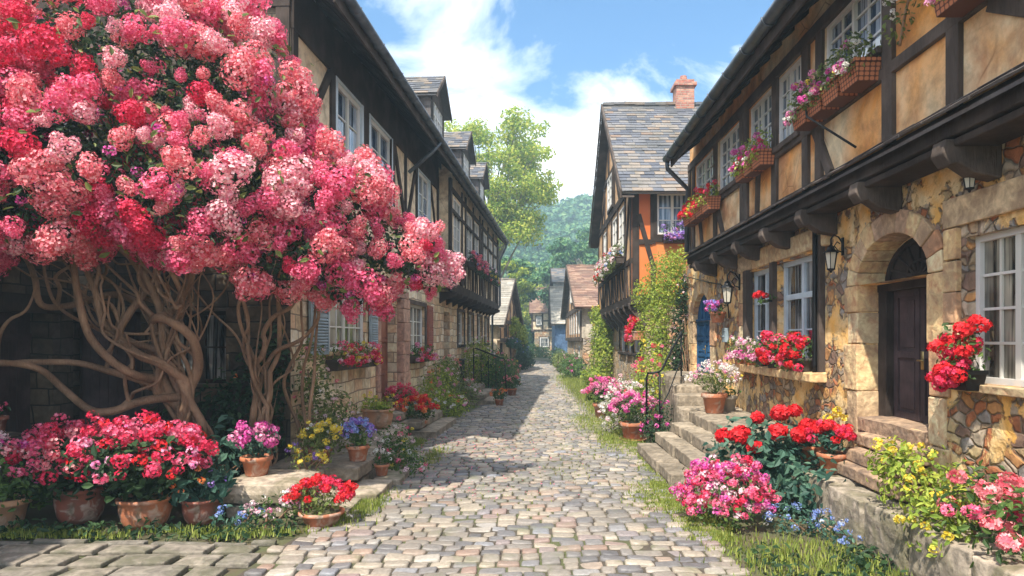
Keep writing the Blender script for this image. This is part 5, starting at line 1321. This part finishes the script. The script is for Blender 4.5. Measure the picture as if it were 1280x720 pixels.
# --- right side
bush('flowering_bush', 'dome shaped mound of pink and magenta flowers at the lower right kerb', (2.0, 7.1, 0), [((2.0, 7.05, .26), (.44, .42, .38))], 'leaf', .05, 3600,
     [('magenta', 60, .045, 30, .015), ('rose', 80, .045, 30, .015), ('palepink', 34, .045, 30, .015), ('crimson', 40, .04, 26, .015)], 'flowering bush')
bush('rose_bush', 'dark leaved bush topped with large red roses in front of the right wall', (2.75, 7.9, 0), [((2.75, 7.7, .42), (.50, .45, .42)), ((2.5, 8.0, .62), (.42, .35, .34)), ((3.05, 7.35, .30), (.42, .4, .36)), ((2.95, 8.1, .6), (.4, .3, .36))], 'leaf_blue', .105, 1900,
     [], 'rose bush')
rb = bpy.data.objects['rose_bush']
b = MB(); heads(b, [(2.38, 7.75, .82), (2.5, 7.62, .70), (2.62, 7.9, 1.0), (2.78, 7.7, .86), (2.9, 7.95, 1.05), (3.05, 7.9, 1.08), (3.15, 7.75, .92), (2.25, 7.95, .78), (3.0, 7.6, .84)], .085, 110, .038, 5, .85); obj('blossoms', b, M['red'], rb)
bush('flower_clump', 'patch of tiny blue flowers at the foot of the red rose bush', (2.7, 6.75, 0), [((2.65, 6.8, .1), (.34, .28, .14)), ((2.95, 6.5, .08), (.25, .3, .12))], 'leaf_blue', .045, 3200, [('blue', 46, .028, 16, .011), ('white', 8, .02, 12, .010)], 'flowers')
potted('potted_plant', 'left one of two terracotta pots on the ledge, only ivy leaves and no flowers', (3.24, 7.85, .45), .17, .24, 'terracotta', (.3, .26, .16), 'leaf_blue', [], .07, 2600, 0, .9, None, G1)
potted('potted_plant', 'terracotta pot on the ledge by the oak door, red and yellow flowers', (3.27, 7.42, .45), .15, .22, 'terracotta', (.23, .22, .16), 'leaf_blue', [('red', 16, .05, 50, .020), ('crimson', 10, .05, 40, .02)], .06, 2600, 0, 1.2, None, G1)
rt = [o for o in bpy.data.objects if o.get('label', '').startswith('terracotta pot on the ledge by the oak')][0]
b = MB(); heads(b, [(3.36, 7.5, 1.08), (3.28, 7.52, 1.04), (3.42, 7.45, 1.05), (3.33, 7.42, 1.13)], .05, 40, .018); obj('blossoms', b, M['yellow'], rt)
bush('flowering_bush', 'bright yellow green bush at the foot of the oak door steps', (3.35, 5.55, .3), [((3.25, 5.75, .72), (.34, .35, .3)), ((3.3, 5.4, .55), (.36, .35, .34)), ((3.15, 5.95, .85), (.2, .25, .2)), ((3.2, 5.2, .42), (.3, .3, .26))], 'leaf_lime', .055, 3800, [('yellow', 40, .03, 18, .014)])
bush('rose_bush', 'coral pink roses growing beside the yellow green bush at the right edge', (3.3, 5.0, .3), [((3.3, 5.0, .6), (.3, .3, .38)), ((3.35, 4.6, .5), (.34, .35, .4))], 'leaf', .07, 2200, [('coral', 16, .07, 50, .026), ('rose', 8, .06, 40, .024)], 'rose bush')
potted('potted_plant', 'terracotta pot of small white and pink flowers on the landing of the broad steps', (2.95, 11.0, .72), .20, .32, 'terracotta', (.40, .36, .28), 'leaf_olive', [('white', 44, .032, 18, .013), ('palepink', 30, .03, 18, .013), ('pink', 14, .03, 18, .014), ('yellow', 8, .025, 14, .013)], .045, 2600, 0, 1.0, None, G1)
potted('potted_plant', 'small beige clay pot behind the white flowering pot on the landing', (3.25, 11.25, .72), .14, .26, 'beigepot', (.18, .18, .12), 'leaf', [], .05, 1800, 0, .5, None, G1)
potted('potted_plant', 'terracotta pot of magenta flowers on the cobbles at the foot of the broad steps', (1.92, 12.95, 0), .24, .34, 'terracotta', (.42, .38, .34), 'leaf', [('magenta', 34, .05, 28, .019), ('pink', 30, .05, 28, .019), ('rose', 10, .045, 24, .018)], .05, 2400, 0, .9, None, G1, saucer=True)
bush('flowering_bush', 'round white flowering bush behind the pot of magenta flowers', (1.95, 14.0, 0), [((1.95, 13.9, .6), (.5, .45, .5)), ((1.75, 13.7, .35), (.4, .4, .35))], 'leaf_olive', .05, 2600, [('white', 100, .045, 22, .017), ('palepink', 40, .04, 20, .016)], 'flowering bush')
bush('flowering_bush', 'dark green plant with small magenta flowers beside the handrail post', (2.25, 12.55, 0), [((2.3, 12.5, .42), (.3, .35, .42)), ((2.2, 12.2, .25), (.25, .3, .25))], 'leaf_dark', .06, 2600, [('magenta', 18, .035, 20, .016)], 'flowering bush')
potted('potted_plant', 'round pink flowering pot on the mossy verge before the orange house', (1.72, 16.4, 0), .25, .38, 'terracotta', (.44, .42, .34), 'leaf', [('pink', 56, .055, 26, .02), ('magenta', 26, .05, 24, .02), ('rose', 14, .05, 24, .02)], .06, 2000, 0, .9, None, G1)
# climbers
bush('climbing_vine', 'tall yellow green vine hanging over the corner left of the blue arched door', (3.3, 16.6, 0), [((3.35, 16.7, 3.5), (.55, .4, .55)), ((3.15, 16.6, 2.9), (.55, .4, .6)), ((3.65, 16.2, 3.7), (.6, .3, .42)), ((2.95, 16.6, 2.2), (.38, .4, .6)), ((3.95, 16.0, 3.35), (.3, .2, .35)), ((2.75, 16.8, 3.0), (.3, .3, .4)), ((3.0, 15.9, 2.4), (.22, .25, 1.0)), ((3.05, 15.9, 1.5), (.2, .25, .9)), ((3.3, 15.9, 3.2), (.28, .25, .6))], 'leaf_lime', .06, 5200, [('yellow', 12, .03, 12, .016)], 'climbing plant')
bush('climbing_vine', 'dark ivy column at the left jamb of the blue door arch', (3.45, 15.3, 1.1), [((3.42, 15.8, 2.0), (.18, .22, .95)), ((3.5, 15.8, 2.9), (.15, .25, .5)), ((3.38, 15.75, 1.3), (.22, .25, .5))], 'leaf_dark', .07, 4200, [('palepink', 18, .025, 10, .014)], 'climbing plant')
bush('flowering_bush', 'yellow and red flowering shrub growing behind the bent handrail', (2.6, 14.2, 0), [((2.45, 14.1, .9), (.36, .5, .7)), ((2.6, 14.8, 1.3), (.35, .5, .6)), ((2.3, 14.8, .6), (.35, .5, .6))], 'leaf_lime', .06, 2400, [('rose', 14, .05, 22, .018), ('crimson', 10, .05, 22, .018), ('yellow', 30, .04, 16, .016)], 'flowering bush')
bush('climbing_shrub', 'big rounded yellow green shrub against the far end of the orange house', (2.3, 27.6, 0), [((2.85, 26.6, 2.5), (.5, .9, .6)), ((2.75, 26.5, 1.9), (.5, .9, .7)), ((2.7, 26.2, 1.2), (.45, .9, .8)), ((2.45, 25.8, .5), (.55, .9, .45)), ((2.6, 27, 2.9), (.35, .5, .35))], 'leaf_lime', .10, 2600, [('yellow', 14, .05, 12, .03)], 'shrub')
bush('garden_bush', 'small dark bush beside the gabled cottage on the right of the street', (2.0, 32, 0), [((2.0, 32, .5), (.7, 1.2, .6)), ((2.1, 35, .6), (.6, 1.5, .6))], 'leaf', .12, 1300, [('magenta', 10, .06, 12, .03)])
bush('garden_bush', 'loose olive bush on the verge further down the right side', (2.0, 41, 0), [((1.9, 41, .5), (.6, 1.8, .55)), ((2.0, 46, .6), (.6, 1.8, .6))], 'leaf_olive', .15, 900, [('palepink', 8, .06, 12, .03)])
bush('garden_bush', 'green bushes where the street bends before the far beige house', (.6, 74, 0), [((.2, 75, .6), (.9, 1.5, .9)), ((1.2, 73, .5), (.8, 1.5, .7)), ((-1.6, 76, .9), (1.2, 1.5, 1.3))], 'leaf', .18, 700)
bush('garden_bush', 'low hedge at the foot of the blue house', (1.7, 51, 0), [((1.9, 51, .6), (.6, 1.5, .7)), ((2.0, 49, .4), (.5, 1.2, .5))], 'leaf_dark', .16, 900)
bush('wall_climber', 'bright green climber over the gable of the low left cottage', (-1.2, 42, 0), [((-1.2, 42.2, 2.9), (.45, .9, .45)), ((-1.0, 43.5, 2.4), (.5, .9, .7)), ((-.7, 45, 2.1), (.45, 1, .8)), ((-1.35, 41, 2.5), (.35, .7, .35))], 'leaf_lime', .14, 1500, [('yellow', 10, .05, 12, .03)], 'climbing plant')
bush('wall_climber', 'bluish flowering climber below the bright green one on the low left cottage', (-1.3, 40, 0), [((-1.2, 39.6, 1.75), (.35, .8, .3)), ((-1.05, 42, 1.7), (.35, .9, .35)), ((-.6, 45, 1.2), (.4, 1, .7))], 'leaf_blue', .13, 1500, [('blue', 22, .06, 14, .03), ('palepink', 14, .05, 12, .03)], 'climbing plant')
bush('garden_bush', 'dark green bushes at the foot of the low left cottage', (-.8, 41, 0), [((-1.2, 38.5, .4), (.45, .9, .5)), ((-.7, 43, .5), (.5, 1.2, .6)), ((-.3, 47, .6), (.5, 1.4, .7)), ((-1.3, 53, .7), (.6, 2, .8))], 'leaf_dark', .14, 1200)

# ================================================================== FLOWER BOXES
FB = [('rose', 22, .05, 26, .018), ('palepink', 14, .04, 20, .016), ('yellow', 14, .035, 18, .015), ('purple', 5, .035, 18, .015)]
planter('dark window box of crimson and yellow flowers below the wide shuttered window', FL, 10.45, 12.65, 1.42, .02, 'box', 'darkpot', 'leaf_olive', [('crimson', 34, .05, 30, .018), ('rose', 26, .045, 26, .017), ('yellow', 22, .035, 18, .015), ('palepink', 14, .035, 18, .015)], 2600, .05, .17, .2, .22)
planter('narrow window box with pink flowers below the red shuttered window', FL, 15.6, 17.7, 1.36, .02, 'box', 'timber_grey', 'leaf', [('pink', 24, .045, 24, .018), ('crimson', 14, .045, 24, .018), ('yellow', 6, .035, 18, .016)], 2400, .05, .16, .2, .2)
planter('blue and pink flowers in a box under the upper window left of the jetty', FL, 16.5, 18.3, 4.42, .06, 'box', 'darkpot', 'leaf', [('blue', 18, .05, 22, .02), ('pink', 16, .05, 22, .02), ('yellow', 12, .04, 18, .018)], 2000, .06, .16, .22, .28)
planter('left box of red and pink flowers hanging from the dark jetty windows', FL, 22.2, 25.2, 4.28, JN+.06, 'box', 'darkpot', 'leaf_dark', [('rose', 34, .06, 22, .024), ('coral', 24, .06, 22, .024), ('blue', 10, .05, 20, .022)], 1800, .07, .18, .24, .3, fall=.25)
planter('right box of dark leaves and pale flowers hanging from the jetty windows', FL, 26.3, 29.4, 4.28, JN+.06, 'box', 'darkpot', 'leaf_dark', [('palepink', 20, .05, 20, .024), ('yellow', 12, .05, 18, .024), ('coral', 8, .05, 18, .024)], 1800, .08, .18, .24, .3, fall=.22)
planter('pots of bright red roses on the nearer half of the paired window ledge', FR, 8.45, 9.95, 1.50, .03, 'box', 'darkpot', 'leaf', [('red', 30, .06, 46, .022), ('crimson', 14, .06, 40, .021), ('rose', 8, .05, 30, .018)], 2600, .055, .17, .2, .26, pots=4)
planter('pots of small pink and white flowers on the farther half of the window ledge', FR, 10.0, 11.6, 1.50, .03, 'box', 'darkpot', 'leaf_olive', [('pink', 30, .04, 22, .015), ('palepink', 24, .035, 20, .014), ('magenta', 12, .04, 22, .015), ('white', 10, .03, 16, .014)], 2800, .045, .17, .2, .24, pots=3)
WBx = [('magenta', 16, .035, 26, .016), ('pink', 12, .035, 24, .015), ('white', 30, .025, 16, .012)]
planter('long row of woven red baskets with pink, white and yellow flowers, upper right', FR, 6.25, 7.85, 4.30, UN+.03, 'wicker', 'wicker', 'leaf_olive', WBx+[('yellow', 4, .03, 18, .014)], 4600, .045, .2, .24, .24)
planter('woven basket with magenta flowers under the upper windows near the gutter', FR, 8.95, 10.1, 4.22, UN+.04, 'wicker', 'wicker', 'leaf_lime', [('magenta', 16, .045, 28, .018), ('crimson', 8, .04, 24, .017), ('white', 10, .025, 14, .012)], 4600, .045, .2, .22, .24)
planter('farthest pair of woven baskets with red flowers under the upper windows of the stone house', FR, 11.5, 13.4, 4.12, UN+.05, 'wicker', 'wicker', 'leaf_lime', [('red', 26, .05, 28, .02), ('crimson', 10, .05, 26, .02), ('yellow', 10, .035, 18, .016)], 2400, .05, .22, .24, .22)
planter('purple flowers in a box under the white window of the orange panelled wall', FC2, .4, 1.2, 4.5, .05, 'box', 'darkpot', 'leaf_dark', [('purple', 44, .06, 24, .02), ('pink', 12, .05, 20, .02)], 2200, .06, .18, .24, .28)
planter('long flower box of white and pink flowers across the jetty of the orange house', FS2, 19.4, 25.8, 4.1, N2+.05, 'box', 'timber_grey', 'leaf_olive', [('white', 80, .06, 18, .026), ('palepink', 44, .06, 18, .026), ('red', 22, .07, 20, .028), ('blue', 14, .05, 18, .024)], 1500, .08, .2, .26, .34, fall=.25)
planter('hanging basket of red flowers on the wall of the orange house beside the vine', FS2, 18.45, 19.2, 1.9, .04, 'box', 'terracotta', 'leaf_lime', [('red', 30, .06, 26, .024), ('crimson', 20, .06, 26, .024), ('rose', 14, .06, 24, .022)], 2200, .07, .24, .34, .4, name='hanging_basket', group='hanging flower baskets', fall=.3)
planter('small hanging pot of purple and magenta flowers beside the blue door', FR, 12.3, 12.75, 2.22, .06, 'box', 'terracotta', 'leaf', [('magenta', 22, .045, 26, .017), ('purple', 12, .045, 24, .017), ('blue', 6, .04, 20, .016)], 2200, .05, .2, .24, .18, pots=1, name='hanging_basket', group='hanging flower baskets', fall=0)
planter('black wire basket of red roses hanging by the window at the right edge', FR, 5.3, 5.62, 1.5, .04, 'box', 'iron', 'leaf', [('red', 24, .055, 46, .022), ('crimson', 14, .05, 40, .021)], 2400, .055, .16, .18, .32, name='hanging_basket', group='hanging flower baskets', fall=.1)
planter('single red blossom hanging on a thin green sprig between the paired windows', FR, 9.85, 10.15, 2.45, .12, 'box', 'iron', 'leaf', [('red', 4, .05, 40, .02)], 900, .05, .03, .06, .1, name='hanging_sprig', group=None, fall=.04)
planter('pots of red flowers on the sill of the far upper window of the right house', FR, 4.0, 5.1, 4.3, UN+.03, 'wicker', 'wicker', 'leaf_lime', WBx, 2400, .05, .2, .24, .2)
vt = MB(); cl = [(FR(5.6, 4.9, UN+.1), (.2, .4, .25)), (FR(5.3, 5.3, UN+.2), (.25, .4, .3)), (FR(5.9, 4.6, UN+.1), (.1, .2, .14))]
leaves(vt, cl, 2400, .05); r_ = empty('trailing_vine', FR(5.6, 4.9, UN), 0, 'pale trailing vine on the upper timbers at the top right', 'climbing plant'); obj('foliage', vt, M['leaf_olive'], r_)
vt = MB(); heads(vt, on_mound(cl[0][0], cl[0][1], 26, -.9), .025, 12, .012); obj('blossoms', vt, M['white'], r_)
vt = MB(); vt.tube(catmull([FR(5.9, 4.45, UN+.06), FR(5.7, 4.8, UN+.08), FR(5.3, 5.1, UN+.1), FR(5.0, 5.5, UN+.12)], 5), .012, 6); obj('stem', vt, M['bark'], r_, True)

# ================================================================== TREES
def tree(name, label, base, h, cr, leafmat, n_tips=60, lsize=.3, dens=60, lean=(0, 0), trunk_r=.25, seed=1, group=None, crown_low=.35):
    random.seed(seed); root = empty(name, base, 0, label, 'tree', group); B = V(base)
    tb = MB(); top = B+V((lean[0], lean[1], h*.62)); P = catmull([B-Z*.1, B+V((lean[0]*.2+.1, 0, h*.2)), B+V((lean[0]*.6-.1, 0, h*.42)), top], 4)
    tb.tube(P, [trunk_r*(1-.7*k/(len(P)-1)) for k in range(len(P))], 10)
    tips = []; 
    for i in range(n_tips):
        a = rnd(0, 6.28); e = rnd(-.35, 1); R = (1-max(0, e)**2*.55)**.5*cr*rnd(.55, 1.0)
        tips.append(B+V((lean[0]+math.cos(a)*R, lean[1]+math.sin(a)*R, h*(crown_low+(1-crown_low)*(.5+.5*e)*rnd(.85, 1)))))
    for t_ in tips:
        s = P[int(len(P)*rnd(.42, .99))]; mid = s.lerp(t_, .5)+V((0, 0, rnd(.0, .12)*h*.3)); q = catmull([s, mid, t_], 4)
        r0 = trunk_r*.28; tb.tube(q, [r0*(1-.85*k/(len(q)-1)) for k in range(len(q))], 5)
    obj('trunk', tb, M['bark_tree'], root, True)
    lm = MB(); cl = []
    for t_ in tips:
        s = cr*rnd(.16, .27); cl.append((tuple(t_), (s, s, s*.62)))
        if random.random() < .6: cl.append((tuple(t_+V((rnd(-1, 1), rnd(-1, 1), rnd(-.5, .5)))*cr*.2), (s*.6, s*.6, s*.4)))
    leaves(lm, cl, dens, lsize, .6, .25)
    obj('crown', lm, M[leafmat], root)
    return root
GT = 'trees beyond the houses'
tree('broadleaf_tree', 'tall airy yellow green tree rising behind the end of the long left house', (-3.6, 52, -.5), 19, 5.2, 'leaf_tree', 105, .21, 300, (.4, 0), .45, 3, GT, .3)
tree('broadleaf_tree', 'smaller green tree with a visible trunk just right of the tall one', (-3.2, 66, -.5), 10.5, 3.6, 'leaf_far', 46, .32, 240, (.2, 0), .25, 5, GT, .3)
tree('broadleaf_tree', 'yellow leaved little tree above the low cottage roof', (-3.0, 62, -.5), 10, 2.8, 'leaf_lime', 36, .3, 240, (0, 0), .22, 9, GT, .4)
tree('broadleaf_tree', 'broad green tree filling the gap at the end of the street', (-3.2, 92, -.8), 11, 5, 'leaf_tree', 60, .4, 160, (.3, 0), .3, 12, GT, .1)
tree('broadleaf_tree', 'soft green tree behind the gabled cottage roof on the right', (6.5, 76, -.8), 15, 5.5, 'leaf_far', 60, .42, 150, (0, 0), .3, 15, GT, .2)
tree('broadleaf_tree', 'pale green tree on the slope behind the far beige house', (1.5, 98, 0), 13, 5.5, 'leaf_tree', 55, .5, 110, (0, 0), .3, 18, GT, .2)
random.seed(5)

# ================================================================== LIGHT, SKY, AIR, CAMERA
SUN = V((.255, .50, -.80)).normalized()      # travel direction of the light
sd_ = bpy.data.lights.new('sun', 'SUN'); sd_.energy = 5.0; sd_.angle = math.radians(.6); sd_.color = (1, .93, .80)
so = bpy.data.objects.new('sun', sd_); COL.objects.link(so); so.location = (-10, -15, 30); so.rotation_euler = SUN.to_track_quat('-Z', 'Y').to_euler()
W = bpy.data.worlds.new('World'); SC.world = W; W.use_nodes = True; nt = W.node_tree; bg = nt.nodes['Background']
sky = nt.nodes.new('ShaderNodeTexSky'); sky.sky_type = 'NISHITA'; sky.sun_disc = False
sky.sun_elevation = math.asin(-SUN.z); sky.sun_rotation = math.atan2(-SUN.x, -SUN.y); sky.air_density = 1.0; sky.dust_density = .6; sky.ozone_density = 2.5
tc = nt.nodes.new('ShaderNodeTexCoord'); mp = nt.nodes.new('ShaderNodeMapping'); mp.inputs['Scale'].default_value = (1, 1, 1.7); mp.inputs['Location'].default_value = (4.4, 2.1, .7); nt.links.new(tc.outputs['Generated'], mp.inputs[0])
n1 = nt.nodes.new('ShaderNodeTexNoise'); n1.inputs['Scale'].default_value = 3.1; n1.inputs['Detail'].default_value = 10; n1.inputs['Roughness'].default_value = .58; n1.inputs['Distortion'].default_value = .35; nt.links.new(mp.outputs[0], n1.inputs['Vector'])
rp = nt.nodes.new('ShaderNodeValToRGB'); rp.color_ramp.elements[0].position = .405; rp.color_ramp.elements[1].position = .56; nt.links.new(n1.outputs['Fac'], rp.inputs[0])
mx = nt.nodes.new('ShaderNodeMix'); mx.data_type = 'RGBA'; nt.links.new(rp.outputs[0], mx.inputs[0]); hs = nt.nodes.new('ShaderNodeHueSaturation'); hs.inputs['Saturation'].default_value = 1.35; hs.inputs['Value'].default_value = .80; nt.links.new(sky.outputs[0], hs.inputs['Color']); nt.links.new(hs.outputs[0], mx.inputs[6]); 
n2 = nt.nodes.new('ShaderNodeTexNoise'); n2.inputs['Scale'].default_value = 5.5; n2.inputs['Detail'].default_value = 8; nt.links.new(mp.outputs[0], n2.inputs['Vector'])
r2 = nt.nodes.new('ShaderNodeValToRGB'); r2.color_ramp.elements[0].position = .36; r2.color_ramp.elements[0].color = (.48, .52, .58, 1); r2.color_ramp.elements[1].position = .60; r2.color_ramp.elements[1].color = (.86, .85, .83, 1); nt.links.new(n2.outputs['Fac'], r2.inputs[0])
ml = nt.nodes.new('ShaderNodeVectorMath'); ml.operation = 'SCALE'; ml.inputs['Scale'].default_value = 12; nt.links.new(r2.outputs[0], ml.inputs[0]); nt.links.new(ml.outputs[0], mx.inputs[7])
nt.links.new(mx.outputs[2], bg.inputs[0]); bg.inputs[1].default_value = .15

hz = MB(); hz.box(-262, 262, -32, 276, -2.5, 60)
t = NT('hazy air'); t.t.nodes.remove(t.b); pv = t.nd('ShaderNodeVolumePrincipled'); pv.inputs['Color'].default_value = (.60, .84, 1, 1); pv.inputs['Density'].default_value = .0026; pv.inputs['Anisotropy'].default_value = .2
t.ln(pv.outputs[0], t.out.inputs['Volume'])
HAZE = True
if HAZE: tag(obj('haze', hz, t.m), 'pale blue haze filling the valley towards the wooded hills', 'haze', kind='stuff')

cam = bpy.data.cameras.new('camera'); co_ = bpy.data.objects.new('camera', cam); COL.objects.link(co_); SC.camera = co_
co_.location = (0, 0, 1.9); co_.rotation_euler = (math.radians(90), 0, 0)
cam.sensor_width = 36; cam.lens = 850*36/1280; cam.shift_x = -25/1280; cam.shift_y = 65/1280; cam.clip_end = 2000; cam.clip_start = .05
vs_ = SC.view_settings; vs_.view_transform = 'Standard'; vs_.look = 'None'; vs_.exposure = .92; vs_.gamma = 1
SC.cycles.volume_bounces = 0
for _o in bpy.data.objects:
    if _o.get('label') and not 4 <= len(_o['label'].split()) <= 16: print('LABEL', _o.name, _o['label'])
